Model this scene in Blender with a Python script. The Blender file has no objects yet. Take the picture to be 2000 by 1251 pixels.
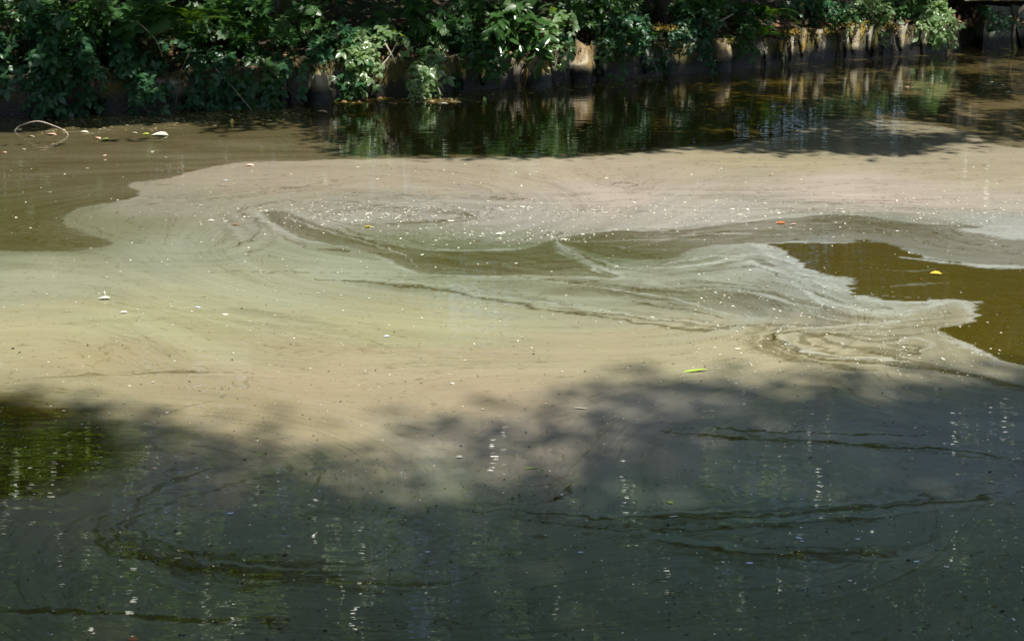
import bpy, math, random
import numpy as np
from mathutils import Vector, Matrix, Quaternion
R = math.radians
random.seed(7)
rng = np.random.default_rng(7)
scene = bpy.context.scene
C = scene.collection

# ------------------------------------------------------------------ camera, sky, sun, exposure
CAM_H, FPX, HOR = 2.2, 2800.0, -200.0
PITCH = math.atan((625.5 - HOR) / FPX)
cam_d = bpy.data.cameras.new('camera')
cam = bpy.data.objects.new('camera', cam_d); C.objects.link(cam)
cam.location = (0, 0, CAM_H)
cam.rotation_euler = (R(90) - PITCH, 0, 0)
cam_d.sensor_width = 36.0
cam_d.lens = 36.0 * FPX / 2000.0
cam_d.clip_end = 2000
cam_d.dof.use_dof = True
cam_d.dof.focus_distance = 10
cam_d.dof.aperture_fstop = 13.0
scene.camera = cam

SUN = Vector((0.25, -0.47, 0.85)).normalized()
SUN_EL = math.asin(SUN.z)
world = bpy.data.worlds.new('World'); scene.world = world
world.use_nodes = True
wn = world.node_tree
sky = wn.nodes.new('ShaderNodeTexSky'); sky.sky_type = 'NISHITA'; sky.sun_disc = False
sky.sun_elevation = SUN_EL
sky.sun_rotation = math.atan2(SUN.x, SUN.y)
wn.links.new(sky.outputs[0], wn.nodes['Background'].inputs[0])
wn.nodes['Background'].inputs[1].default_value = 0.086
sun_d = bpy.data.lights.new('sun', 'SUN'); sun_d.energy = 4.6; sun_d.angle = R(0.53)
sun_d.color = (1.0, 0.95, 0.86)
sun = bpy.data.objects.new('sun', sun_d); C.objects.link(sun)
sun.rotation_euler = SUN.to_track_quat('Z', 'Y').to_euler()
sun.location = (5, -8, 20)
scene.view_settings.view_transform = 'Standard'
scene.view_settings.look = 'None'
scene.view_settings.gamma = 1.0
scene.view_settings.exposure = 0.54
scene.view_settings.use_curve_mapping = False
scene.cycles.max_bounces = 6
scene.cycles.transparent_max_bounces = 4

# ------------------------------------------------------------------ geometry of the view
cp, sp_ = math.cos(PITCH), math.sin(PITCH)
def ray(u, v):
    a, b = (u - 1000.0) / FPX, -(v - 625.5) / FPX
    return Vector((a, cp + b * sp_, -sp_ + b * cp))
def ground(u, v, z=0.0):
    d = ray(u, v); t = (z - CAM_H) / d.z
    return Vector((d.x * t, d.y * t, z))
def uv_of(X, Y, Z=0.0):
    zc = Z - CAM_H
    depth = Y * cp - zc * sp_
    up = Y * sp_ + zc * cp
    return 1000 + FPX * X / depth, 625.5 - FPX * up / depth

BANK_PX = [(-600, 262), (-200, 240), (0, 230), (200, 221), (400, 213), (550, 205), (700, 193), (850, 184), (1000, 171),
           (1150, 158), (1300, 147), (1450, 134), (1600, 121), (1750, 110), (1900, 101), (2050, 97), (2400, 90)]
BANK = [ground(u, v) for u, v in BANK_PX]
BX = np.array([-60.0] + [p.x for p in BANK] + [40.0]); BY = np.array([BANK[0].y - 1.0] + [p.y for p in BANK] + [BANK[-1].y + 3])
def bank_y(x): return float(np.interp(x, BX, BY))
def bank_at(u):
    """point of the far waterline on the azimuth of pixel column u"""
    lo, hi = 5.0, 40.0
    a = None
    for _ in range(40):
        m = (lo + hi) / 2
        d = ray(u, 160); k = m / d.y
        if m < bank_y(d.x * k): lo = m
        else: hi = m
    d = ray(u, 160); k = lo / d.y
    return Vector((d.x * k, lo, 0))
def at(u, v, back):
    """point on the pixel ray, BACK metres behind the far waterline"""
    b = bank_at(u); d = ray(u, v)
    k = (b.y + back) / d.y
    return Vector((0, 0, CAM_H)) + d * k
WALL_H = 0.40
def slope_z(t):
    return float(np.interp(t, [0, 0.12, 0.8, 2.0, 5.0, 12.0, 40.0, 400.0], [WALL_H - .04, WALL_H + .0, .62, .95, 1.35, 1.7, 2.0, 3.0]))
def terrain_z(x, y): return slope_z(max(0.0, (y - bank_y(x)) * 0.9))

# ------------------------------------------------------------------ noise in numpy
def perlin(x, y, seed=0):
    r = np.random.default_rng(seed); p = r.permutation(512)
    ang = r.random(512) * 2 * np.pi; gx, gy = np.cos(ang), np.sin(ang)
    xi, yi = np.floor(x).astype(int), np.floor(y).astype(int)
    xf, yf = x - xi, y - yi
    def g(ix, iy, fx, fy):
        h = p[(p[ix & 511] + iy) & 511]
        return gx[h] * fx + gy[h] * fy
    s = lambda t: t * t * t * (t * (t * 6 - 15) + 10)
    a, b = g(xi, yi, xf, yf), g(xi + 1, yi, xf - 1, yf)
    c, d = g(xi, yi + 1, xf, yf - 1), g(xi + 1, yi + 1, xf - 1, yf - 1)
    u, v = s(xf), s(yf)
    return (a + (b - a) * u) * (1 - v) + (c + (d - c) * u) * v
def fbm(x, y, seed=0, o=4):
    t, a = 0, 1.0
    for k in range(o):
        t = t + a * perlin(x * 2 ** k, y * 2 ** k, seed + k); a *= 0.5
    return t
def lin(c):
    c = np.asarray(c, float) / 255.0
    return np.where(c <= 0.04045, c / 12.92, ((c + 0.055) / 1.055) ** 2.4)
def smooth(e0, e1, x):
    t = np.clip((x - e0) / (e1 - e0), 0, 1); return t * t * (3 - 2 * t)
def catmull(pts, n=8, closed=False):
    P = [np.array(p, float) for p in pts]; m = len(P); out = []
    for i in range(m if closed else m - 1):
        g = (lambda k: P[k % m]) if closed else (lambda k: P[min(max(k, 0), m - 1)])
        p0, p1, p2, p3 = g(i - 1), g(i), g(i + 1), g(i + 2)
        for j in range(n):
            t = j / n
            out.append(.5 * ((2 * p1) + (-p0 + p2) * t + (2 * p0 - 5 * p1 + 4 * p2 - p3) * t * t + (-p0 + 3 * p1 - 3 * p2 + p3) * t ** 3))
    if not closed: out.append(P[-1])
    return np.array(out)

# ------------------------------------------------------------------ materials
def mat(name):
    m = bpy.data.materials.new(name); m.use_nodes = True
    return m, m.node_tree, m.node_tree.nodes['Principled BSDF']
def node(nt, kind, **kw):
    n = nt.nodes.new(kind)
    for k, v in kw.items():
        if k.startswith('i_'):
            n.inputs[int(k[2:])].default_value = v
        else: setattr(n, k, v)
    return n
def ramp(nt, src, stops):
    r = nt.nodes.new('ShaderNodeValToRGB'); e = r.color_ramp.elements
    while len(e) < len(stops): e.new(0.5)
    for k, (p, c) in enumerate(stops):
        e[k].position = p; e[k].color = (*c, 1) if len(c) == 3 else c
    nt.links.new(src, r.inputs[0]); return r
def leaf_mat(name, c0, c1, c2, rough=0.38, trans=0.35, spec=0.5, bump=0.0):
    m, nt, b = mat(name); L = nt.links
    geo = node(nt, 'ShaderNodeNewGeometry')
    rp = ramp(nt, geo.outputs['Random Per Island'], [(0, c0), (0.5, c1), (0.93, c2), (1, tuple(min(1, x * 1.5) for x in c2))])
    tc = node(nt, 'ShaderNodeTexCoord'); nz = node(nt, 'ShaderNodeTexNoise'); nz.inputs['Scale'].default_value = 14
    L.new(tc.outputs['Object'], nz.inputs['Vector'])
    mx = node(nt, 'ShaderNodeMix', data_type='RGBA', blend_type='MULTIPLY'); mx.inputs[0].default_value = 0.6
    L.new(rp.outputs[0], mx.inputs[6])
    r2 = ramp(nt, nz.outputs[0], [(0.3, (.55, .55, .55)), (0.7, (1.2, 1.2, 1.1))]); L.new(r2.outputs[0], mx.inputs[7])
    L.new(mx.outputs[2], b.inputs['Base Color'])
    b.inputs['Roughness'].default_value = rough
    b.inputs['Specular IOR Level'].default_value = spec
    tr = node(nt, 'ShaderNodeBsdfTranslucent')
    tm = node(nt, 'ShaderNodeMix', data_type='RGBA', blend_type='MULTIPLY'); tm.inputs[0].default_value = 1.0
    L.new(mx.outputs[2], tm.inputs[6]); tm.inputs[7].default_value = (2.6, 2.6, 0.5, 1)
    L.new(tm.outputs[2], tr.inputs[0])
    ms = node(nt, 'ShaderNodeMixShader'); ms.inputs[0].default_value = trans
    L.new(b.outputs[0], ms.inputs[1]); L.new(tr.outputs[0], ms.inputs[2])
    L.new(ms.outputs[0], nt.nodes['Material Output'].inputs[0])
    return m
M = {}
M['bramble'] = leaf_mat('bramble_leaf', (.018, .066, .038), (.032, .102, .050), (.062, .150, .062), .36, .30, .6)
M['sunlit_leaf'] = leaf_mat('sunlit_pale_leaf', (.06, .15, .065), (.14, .24, .11), (.34, .42, .26), .30, .35, .8)  # paler copy of the bramble leaf, strong sunlight put into its colour
M['glossy'] = leaf_mat('glossy_leaf', (.025, .075, .026), (.04, .11, .034), (.10, .17, .04), .17, .22, .9)
M['sycamore'] = leaf_mat('sycamore_leaf', (.050, .13, .045), (.065, .155, .055), (.08, .17, .06), .45, .35)
M['fern'] = leaf_mat('fern_leaf', (.030, .085, .035), (.045, .105, .04), (.07, .12, .03), .5, .35)
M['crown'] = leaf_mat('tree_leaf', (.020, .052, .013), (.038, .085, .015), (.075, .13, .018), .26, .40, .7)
M['sunlit_crown'] = leaf_mat('sunlit_tree_leaf', (.14, .24, .012), (.18, .31, .014), (.26, .38, .02), .25, .45, .9)  # brighter copy of the tree leaf, sunlight put into its colour
M['mid'] = leaf_mat('mid_green_leaf', (.022, .072, .026), (.042, .112, .034), (.09, .18, .05), .38, .38, .6)
M['dead'] = leaf_mat('dead_leaf', (.10, .05, .025), (.20, .10, .045), (.38, .24, .14), .6, .1)
M['straw'] = leaf_mat('straw', (.16, .14, .08), (.25, .22, .13), (.4, .36, .24), .5, .1)
M['seed'] = leaf_mat('dark_seed', (.012, .010, .006), (.02, .016, .008), (.035, .028, .014), .5, .0)
def flat(name, c, rough=.5, trans=.0):
    m, nt, b = mat(name)
    nz = node(nt, 'ShaderNodeTexNoise'); nz.inputs['Scale'].default_value = 60
    tc = node(nt, 'ShaderNodeTexCoord'); nt.links.new(tc.outputs['Object'], nz.inputs['Vector'])
    r = ramp(nt, nz.outputs[0], [(.35, tuple(x * .72 for x in c)), (.65, tuple(min(.95, x * 1.1) for x in c))])
    nt.links.new(r.outputs[0], b.inputs['Base Color']); b.inputs['Roughness'].default_value = rough
    return m
M['petal'] = flat('pale_petal', (.74, .73, .60)); M['blue_petal'] = flat('bluish_petal', (.70, .76, .92), .3)
M['yellow'] = flat('yellow_leaf', (.62, .50, .07)); M['yellow_green'] = flat('yellow_green_leaf', (.42, .56, .10))
M['orange'] = flat('orange_leaf', (.46, .17, .07)); M['pink'] = flat('pinkish_leaf', (.80, .50, .40)); M['red'] = flat('red_brown_leaf', (.30, .09, .05))
def bark_mat(name, ca, cb, moss=None, scale=9):
    m, nt, b = mat(name); L = nt.links
    tc = node(nt, 'ShaderNodeTexCoord'); mp = node(nt, 'ShaderNodeMapping'); mp.inputs['Scale'].default_value = (1, 1, .18)
    L.new(tc.outputs['Object'], mp.inputs[0])
    nz = node(nt, 'ShaderNodeTexNoise'); nz.inputs['Scale'].default_value = scale * 3; nz.inputs['Detail'].default_value = 8
    L.new(mp.outputs[0], nz.inputs['Vector'])
    r = ramp(nt, nz.outputs[0], [(.35, ca), (.65, cb)])
    col = r.outputs[0]
    if moss:
        n2 = node(nt, 'ShaderNodeTexNoise'); n2.inputs['Scale'].default_value = scale * .6; n2.inputs['Detail'].default_value = 6
        L.new(tc.outputs['Object'], n2.inputs['Vector'])
        r2 = ramp(nt, n2.outputs[0], [(.48, (0, 0, 0)), (.6, (1, 1, 1))])
        mx = node(nt, 'ShaderNodeMix', data_type='RGBA'); L.new(r2.outputs[0], mx.inputs[0]); L.new(col, mx.inputs[6]); mx.inputs[7].default_value = (*moss, 1)
        col = mx.outputs[2]
    L.new(col, b.inputs['Base Color']); b.inputs['Roughness'].default_value = .85
    bp = node(nt, 'ShaderNodeBump'); bp.inputs['Strength'].default_value = .7; bp.inputs['Distance'].default_value = .02
    L.new(nz.outputs[0], bp.inputs['Height']); L.new(bp.outputs[0], b.inputs['Normal'])
    return m
M['bark'] = bark_mat('grey_bark', (.05, .04, .032), (.17, .145, .12), (.06, .075, .02))
M['stem'] = bark_mat('green_brown_stem', (.07, .05, .03), (.14, .12, .06), None, 20)
M['twig'] = bark_mat('pale_dry_twig', (.30, .24, .19), (.52, .45, .38), None, 20)
def wall_mat(name, base0, base1, moss, lich):
    """weathered slab: black and wet near the water, lichen and moss streaks running down above"""
    m, nt, b = mat(name); L = nt.links
    geo = node(nt, 'ShaderNodeNewGeometry'); sep = node(nt, 'ShaderNodeSeparateXYZ'); L.new(geo.outputs['Position'], sep.inputs[0])
    mp = node(nt, 'ShaderNodeMapping'); mp.inputs['Scale'].default_value = (9, 9, 1.6); L.new(geo.outputs['Position'], mp.inputs[0])
    st = node(nt, 'ShaderNodeTexNoise'); st.inputs['Scale'].default_value = 1.0; st.inputs['Detail'].default_value = 7; L.new(mp.outputs[0], st.inputs['Vector'])
    fine = node(nt, 'ShaderNodeTexNoise'); fine.inputs['Scale'].default_value = 45; fine.inputs['Detail'].default_value = 6; L.new(geo.outputs['Position'], fine.inputs['Vector'])
    big = node(nt, 'ShaderNodeTexNoise'); big.inputs['Scale'].default_value = 2.6; L.new(geo.outputs['Position'], big.inputs['Vector'])
    c = ramp(nt, fine.outputs[0], [(.3, base0), (.7, base1)])
    m1 = node(nt, 'ShaderNodeMix', data_type='RGBA'); r1 = ramp(nt, st.outputs[0], [(.5, (0, 0, 0)), (.62, (1, 1, 1))])
    L.new(r1.outputs[0], m1.inputs[0]); L.new(c.outputs[0], m1.inputs[6]); m1.inputs[7].default_value = (*lich, 1)
    m2 = node(nt, 'ShaderNodeMix', data_type='RGBA'); r2 = ramp(nt, big.outputs[0], [(.48, (0, 0, 0)), (.6, (1, 1, 1))])
    L.new(r2.outputs[0], m2.inputs[0]); L.new(m1.outputs[2], m2.inputs[6]); m2.inputs[7].default_value = (*moss, 1)
    add = node(nt, 'ShaderNodeMath', operation='MULTIPLY_ADD'); L.new(st.outputs[0], add.inputs[0]); add.inputs[1].default_value = -.22; L.new(sep.outputs[2], add.inputs[2])
    r3 = ramp(nt, add.outputs[0], [(.02, (1, 1, 1)), (.11, (0, 0, 0))])
    m3 = node(nt, 'ShaderNodeMix', data_type='RGBA'); L.new(r3.outputs[0], m3.inputs[0]); L.new(m2.outputs[2], m3.inputs[6]); m3.inputs[7].default_value = (.014, .013, .012, 1)
    L.new(m3.outputs[2], b.inputs['Base Color'])
    rr = node(nt, 'ShaderNodeMapRange'); L.new(r3.outputs[0], rr.inputs[0]); rr.inputs[3].default_value = .85; rr.inputs[4].default_value = .35
    L.new(rr.outputs[0], b.inputs['Roughness'])
    bp = node(nt, 'ShaderNodeBump'); bp.inputs['Strength'].default_value = .8; bp.inputs['Distance'].default_value = .015
    L.new(fine.outputs[0], bp.inputs['Height']); L.new(bp.outputs[0], b.inputs['Normal'])
    return m
M['slab'] = wall_mat('weathered_slab', (.055, .047, .035), (.14, .12, .09), (.10, .085, .02), (.30, .27, .20))
M['pile'] = wall_mat('weathered_timber', (.16, .11, .06), (.36, .27, .16), (.20, .14, .03), (.46, .40, .29))
M['moss'] = leaf_mat('ochre_moss', (.12, .08, .015), (.22, .15, .02), (.33, .26, .05), .9, .15)
M['seedling_moss'] = leaf_mat('dark_moss', (.03, .028, .012), (.06, .055, .018), (.14, .10, .03), .8, .15)
M['concrete'] = wall_mat('shaded_concrete', (.20, .21, .18), (.30, .31, .27), (.18, .20, .15), (.34, .35, .31))
def ground_mat():
    m, nt, b = mat('forest_soil'); L = nt.links
    geo = node(nt, 'ShaderNodeNewGeometry')
    n1 = node(nt, 'ShaderNodeTexNoise'); n1.inputs['Scale'].default_value = 30; n1.inputs['Detail'].default_value = 8; L.new(geo.outputs['Position'], n1.inputs['Vector'])
    n2 = node(nt, 'ShaderNodeTexNoise'); n2.inputs['Scale'].default_value = 1.6; L.new(geo.outputs['Position'], n2.inputs['Vector'])
    a = ramp(nt, n1.outputs[0], [(.3, (.018, .013, .009)), (.55, (.05, .036, .022)), (.75, (.12, .08, .045))])
    g = ramp(nt, n1.outputs[0], [(.3, (.015, .025, .008)), (.7, (.05, .07, .02))])
    f = ramp(nt, n2.outputs[0], [(.45, (0, 0, 0)), (.6, (1, 1, 1))])
    mx = node(nt, 'ShaderNodeMix', data_type='RGBA'); L.new(f.outputs[0], mx.inputs[0]); L.new(a.outputs[0], mx.inputs[6]); L.new(g.outputs[0], mx.inputs[7])
    L.new(mx.outputs[2], b.inputs['Base Color']); b.inputs['Roughness'].default_value = .95
    bp = node(nt, 'ShaderNodeBump'); bp.inputs['Distance'].default_value = .05; L.new(n1.outputs[0], bp.inputs['Height']); L.new(bp.outputs[0], b.inputs['Normal'])
    return m
M['soil'] = ground_mat()
def water_mat():
    m, nt, b = mat('pond_water_with_film'); L = nt.links
    geo = node(nt, 'ShaderNodeNewGeometry')
    dn = node(nt, 'ShaderNodeAttribute', attribute_name='film'); cn = node(nt, 'ShaderNodeAttribute', attribute_name='film_col')
    # fine mottling of the film
    mp = node(nt, 'ShaderNodeMapping'); mp.inputs['Scale'].default_value = (26, 40, 1); L.new(geo.outputs['Position'], mp.inputs[0])
    n1 = node(nt, 'ShaderNodeTexNoise'); n1.inputs['Scale'].default_value = 1; n1.inputs['Detail'].default_value = 8; n1.inputs['Roughness'].default_value = .7; n1.inputs['Distortion'].default_value = 1.2
    L.new(mp.outputs[0], n1.inputs['Vector'])
    n3 = node(nt, 'ShaderNodeTexNoise'); n3.inputs['Scale'].default_value = 160; n3.inputs['Detail'].default_value = 3; L.new(geo.outputs['Position'], n3.inputs['Vector'])
    s1 = node(nt, 'ShaderNodeMath', operation='MULTIPLY_ADD'); L.new(n1.outputs[0], s1.inputs[0]); s1.inputs[1].default_value = .34; s1.inputs[2].default_value = -.17
    s2 = node(nt, 'ShaderNodeMath', operation='MULTIPLY_ADD'); L.new(n3.outputs[0], s2.inputs[0]); s2.inputs[1].default_value = .32; s2.inputs[2].default_value = -.16
    s3 = node(nt, 'ShaderNodeMath', operation='ADD'); L.new(s1.outputs[0], s3.inputs[0]); L.new(s2.outputs[0], s3.inputs[1])
    # hair-fine strands drawn out by the eddies, in the stirred coordinates of the film
    sw = node(nt, 'ShaderNodeAttribute', attribute_name='stirred')
    def strands(scale, width, seed, dist=.6):
        q = node(nt, 'ShaderNodeMapping'); q.inputs['Scale'].default_value = scale; q.inputs['Location'].default_value = (seed, seed * 2.3, 0); L.new(sw.outputs['Vector'], q.inputs[0])
        z = node(nt, 'ShaderNodeTexNoise'); z.inputs['Scale'].default_value = 1; z.inputs['Detail'].default_value = 5; z.inputs['Roughness'].default_value = .62; z.inputs['Distortion'].default_value = dist; L.new(q.outputs[0], z.inputs['Vector'])
        a = node(nt, 'ShaderNodeMath', operation='SUBTRACT'); L.new(z.outputs[0], a.inputs[0]); a.inputs[1].default_value = .5
        c = node(nt, 'ShaderNodeMath', operation='ABSOLUTE'); L.new(a.outputs[0], c.inputs[0])
        r = node(nt, 'ShaderNodeMapRange', interpolation_type='SMOOTHSTEP'); L.new(c.outputs[0], r.inputs[0]); r.inputs[1].default_value = 0; r.inputs[2].default_value = width; r.inputs[3].default_value = 1; r.inputs[4].default_value = 0
        return r.outputs[0]
    mk = node(nt, 'ShaderNodeTexNoise'); mk.inputs['Scale'].default_value = 1.3; mk.inputs['Detail'].default_value = 2; L.new(sw.outputs['Vector'], mk.inputs['Vector'])
    mk_ = node(nt, 'ShaderNodeMapRange'); L.new(mk.outputs[0], mk_.inputs[0]); mk_.inputs[1].default_value = .42; mk_.inputs[2].default_value = .62
    sa, sb, sc_ = strands((1.4, 9, 1), .020, 3.1), strands((2.6, 20, 1), .028, 7.7), strands((.9, 5, 1), .012, 12.9, 1.0)
    t1 = node(nt, 'ShaderNodeMath', operation='MULTIPLY'); L.new(sa, t1.inputs[0]); t1.inputs[1].default_value = -.30
    t2 = node(nt, 'ShaderNodeMath', operation='MULTIPLY_ADD'); L.new(sb, t2.inputs[0]); t2.inputs[1].default_value = -.20; L.new(t1.outputs[0], t2.inputs[2])
    t3 = node(nt, 'ShaderNodeMath', operation='MULTIPLY'); L.new(t2.outputs[0], t3.inputs[0]); L.new(mk_.outputs[0], t3.inputs[1])
    t4 = node(nt, 'ShaderNodeMath', operation='MULTIPLY_ADD'); L.new(sc_, t4.inputs[0]); t4.inputs[1].default_value = .14; L.new(t3.outputs[0], t4.inputs[2])
    s5 = node(nt, 'ShaderNodeMath', operation='ADD'); L.new(s3.outputs[0], s5.inputs[0]); L.new(t4.outputs[0], s5.inputs[1]); s3 = s5
    # the mottling is strongest where the film is thin but present
    k = ramp(nt, dn.outputs['Fac'], [(0, (0, 0, 0)), (.08, (.35, .35, .35)), (.5, (1, 1, 1)), (1, (.62, .62, .62))])
    s4 = node(nt, 'ShaderNodeMath', operation='MULTIPLY_ADD', use_clamp=True); L.new(s3.outputs[0], s4.inputs[0]); L.new(k.outputs[0], s4.inputs[1]); L.new(dn.outputs['Fac'], s4.inputs[2])
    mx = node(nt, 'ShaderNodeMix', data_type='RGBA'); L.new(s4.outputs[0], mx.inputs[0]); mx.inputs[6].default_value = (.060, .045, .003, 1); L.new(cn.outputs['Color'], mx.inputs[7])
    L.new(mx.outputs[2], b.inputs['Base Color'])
    rr = node(nt, 'ShaderNodeMapRange'); L.new(s4.outputs[0], rr.inputs[0]); rr.inputs[3].default_value = .008; rr.inputs[4].default_value = .022
    L.new(rr.outputs[0], b.inputs['Roughness'])
    b.inputs['IOR'].default_value = 1.5
    # small calm ripples, crests running roughly across the view
    m2 = node(nt, 'ShaderNodeMapping'); m2.inputs['Scale'].default_value = (1.5, 5.5, 1); m2.inputs['Rotation'].default_value = (0, 0, R(6)); L.new(geo.outputs['Position'], m2.inputs[0])
    w = node(nt, 'ShaderNodeTexNoise'); w.inputs['Scale'].default_value = 1.6; w.inputs['Detail'].default_value = 2.0; w.inputs['Roughness'].default_value = .55; L.new(m2.outputs[0], w.inputs['Vector'])
    bp = node(nt, 'ShaderNodeBump'); bp.inputs['Strength'].default_value = 1.0; bp.inputs['Distance'].default_value = .0022
    L.new(w.outputs[0], bp.inputs['Height']); L.new(bp.outputs[0], b.inputs['Normal'])
    return m
M['water'] = water_mat()

# ------------------------------------------------------------------ mesh helpers
def mesh_np(name, V, F, m, smooth_=False):
    """V (n,3); F list of (k, m) index arrays of one polygon size each"""
    me = bpy.data.meshes.new(name)
    V = np.ascontiguousarray(V, dtype=np.float32)
    me.vertices.add(len(V)); me.vertices.foreach_set('co', V.ravel())
    loops = np.concatenate([f.ravel() for f in F]).astype(np.int32)
    sizes = np.concatenate([np.full(len(f), f.shape[1]) for f in F]).astype(np.int32)
    starts = np.concatenate([[0], np.cumsum(sizes)[:-1]]).astype(np.int32)
    me.loops.add(len(loops)); me.loops.foreach_set('vertex_index', loops)
    me.polygons.add(len(sizes)); me.polygons.foreach_set('loop_start', starts)
    if smooth_: me.polygons.foreach_set('use_smooth', np.ones(len(sizes), bool))
    me.update(calc_edges=True)
    me.materials.append(M[m] if isinstance(m, str) else m)
    return me
def link(name, data, parent=None, loc=(0, 0, 0), label=None, cat=None, group=None, kind=None):
    o = bpy.data.objects.new(name, data); C.objects.link(o)
    o.location = loc
    if parent is not None: o.parent = parent
    if label: o['label'] = label
    if cat: o['category'] = cat
    if group: o['group'] = group
    if kind: o['kind'] = kind
    return o
def thing(name, loc, label, cat, group=None): return link(name, None, None, loc, label, cat, group)

class MB:
    def __init__(s): s.v = []; s.f = []
    def tube(s, pts, radii, n=6, cap=True):
        base = len(s.v); P = [Vector(p) for p in pts]
        for i, p in enumerate(P):
            t = (P[min(i + 1, len(P) - 1)] - P[max(i - 1, 0)]).normalized()
            a = t.cross(Vector((0, 0, 1)) if abs(t.z) < .95 else Vector((1, 0, 0))).normalized(); b = t.cross(a)
            for k in range(n):
                w = 2 * math.pi * k / n
                s.v.append(p + (a * math.cos(w) + b * math.sin(w)) * radii[i])
        for i in range(len(P) - 1):
            for k in range(n):
                s.f.append((base + i * n + k, base + i * n + (k + 1) % n, base + (i + 1) * n + (k + 1) % n, base + (i + 1) * n + k))
        if cap:
            s.f.append(tuple(base + k for k in range(n))[::-1]); s.f.append(tuple(base + (len(P) - 1) * n + k for k in range(n)))
    def build(s, name, m, parent=None, smooth_=True, **kw):
        me = bpy.data.meshes.new(name); me.from_pydata([tuple(v) for v in s.v], [], s.f); me.update()
        if smooth_: me.polygons.foreach_set('use_smooth', [True] * len(me.polygons))
        me.materials.append(M[m])
        off = kw.pop('origin', None)
        if off is not None: me.transform(Matrix.Translation(-Vector(off)))
        return link(name, me, parent, off if (off is not None and parent is None) else (0, 0, 0), **kw)

# leaf templates: unit length along +Y, upper side +Z.  returned as (V, quads/tris list)
def ovate(w=.34, droop=.18, fold=.10, n=3, y0=0., tip=1.0):
    V = [(0, y0, 0)]
    ts = np.linspace(0, 1, n + 2)[1:-1]
    for t in ts:
        ww = w * math.sin(math.pi * t ** .8) ** .8; z = -droop * t * t
        V += [(-ww, y0 + t * tip, z + fold * ww), (0, y0 + t * tip, z), (ww, y0 + t * tip, z + fold * ww)]
    V.append((0, y0 + tip, -droop))
    F = [(0, 2, 1), (0, 3, 2)]
    for i in range(n - 1):
        a = 1 + 3 * i; F += [(a, a + 1, a + 4, a + 3), (a + 1, a + 2, a + 5, a + 4)]
    a = 1 + 3 * (n - 1); e = len(V) - 1
    F += [(a, a + 1, e), (a + 1, a + 2, e)]
    return V, F
def merge(parts):
    V, F = [], []
    for (v, f), mtx in parts:
        b = len(V); V += [tuple(mtx @ Vector(p)) for p in v]; F += [tuple(i + b for i in q) for q in f]
    return V, F
def RotS(deg, s, loc=(0, 0, 0), tilt=0):
    return Matrix.Translation(loc) @ Matrix.Rotation(R(deg), 4, 'Z') @ Matrix.Rotation(R(tilt), 4, 'X') @ Matrix.Scale(s, 4)
def bramble_leaf(n=3, seed=0):
    r = random.Random(seed); ps = [(ovate(.30, .12, .35), RotS(r.uniform(-8, 8), .62, (0, .38, 0), -8))]
    ps += [(ovate(.30, .12, .35), RotS(70 + r.uniform(-8, 8), .52, (0, .34, 0), -6)), (ovate(.30, .12, .35), RotS(-70 + r.uniform(-8, 8), .52, (0, .34, 0), -6))]
    if n == 5: ps += [(ovate(.28, .12, .35), RotS(118, .36, (0, .33, 0), -6)), (ovate(.28, .12, .35), RotS(-118, .36, (0, .33, 0), -6))]
    pet = ([(-.012, 0, 0), (.012, 0, 0), (.012, .4, 0), (-.012, .4, 0)], [(0, 1, 2, 3)])
    return merge(ps + [(pet, Matrix.Identity(4))])
def maple_leaf():
    out = []
    prof = [(-90, .05), (-62, .30), (-45, .42), (-30, .62), (-12, .40), (12, .66), (22, .80), (32, .58), (52, .55), (68, .78), (80, .70), (90, 1.0)]
    right = [(math.cos(R(a)) * r_, math.sin(R(a)) * r_) for a, r_ in prof]
    pts = right + [(-x, y) for x, y in reversed(right[:-1])][:-1]
    V = [(0, .1, .04)] + [(x, y, -.16 * (x * x + y * y)) for x, y in pts]
    n = len(pts); F = [(0, 1 + i, 1 + (i + 1) % n) for i in range(n)]
    V = [(x, (y + .1) / 1.1, z) for x, y, z in V]
    b = len(V); V += [(-.012, 0, 0), (.012, 0, 0), (.012, -.7, -.12), (-.012, -.7, -.12)]; F += [(b, b + 3, b + 2, b + 1)]
    return V, F
def ivy_leaf():
    pts = [(0, 0), (.22, -.05), (.45, .15), (.28, .38), (.34, .62), (.14, .66), (0, 1), (-.14, .66), (-.34, .62), (-.28, .38), (-.45, .15), (-.22, -.05)]
    V = [(0, .3, .05)] + [(x, y, -.1 * (x * x + (y - .3) ** 2)) for x, y in pts]; n = len(pts)
    return V, [(0, 1 + i, 1 + (i + 1) % n) for i in range(n)]
def spray_leaf(k=5, w=.2, seed=3):
    """a twig tip with K single leaves"""
    r = random.Random(seed); ps = []
    for i in range(k):
        t = .1 + .8 * i / k; s = 1 if i % 2 else -1
        ps.append((ovate(w, .15, .3, 2), RotS(s * r.uniform(35, 65), .42, (0, t, 0), r.uniform(-25, 10))))
    ps.append((ovate(w, .15, .3, 2), RotS(0, .42, (0, .85, 0), -15)))
    tw = ([(-.01, 0, 0), (.01, 0, 0), (.006, .95, 0), (-.006, .95, 0)], [(0, 1, 2, 3)])
    return merge(ps + [(tw, Matrix.Identity(4))])
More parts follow.
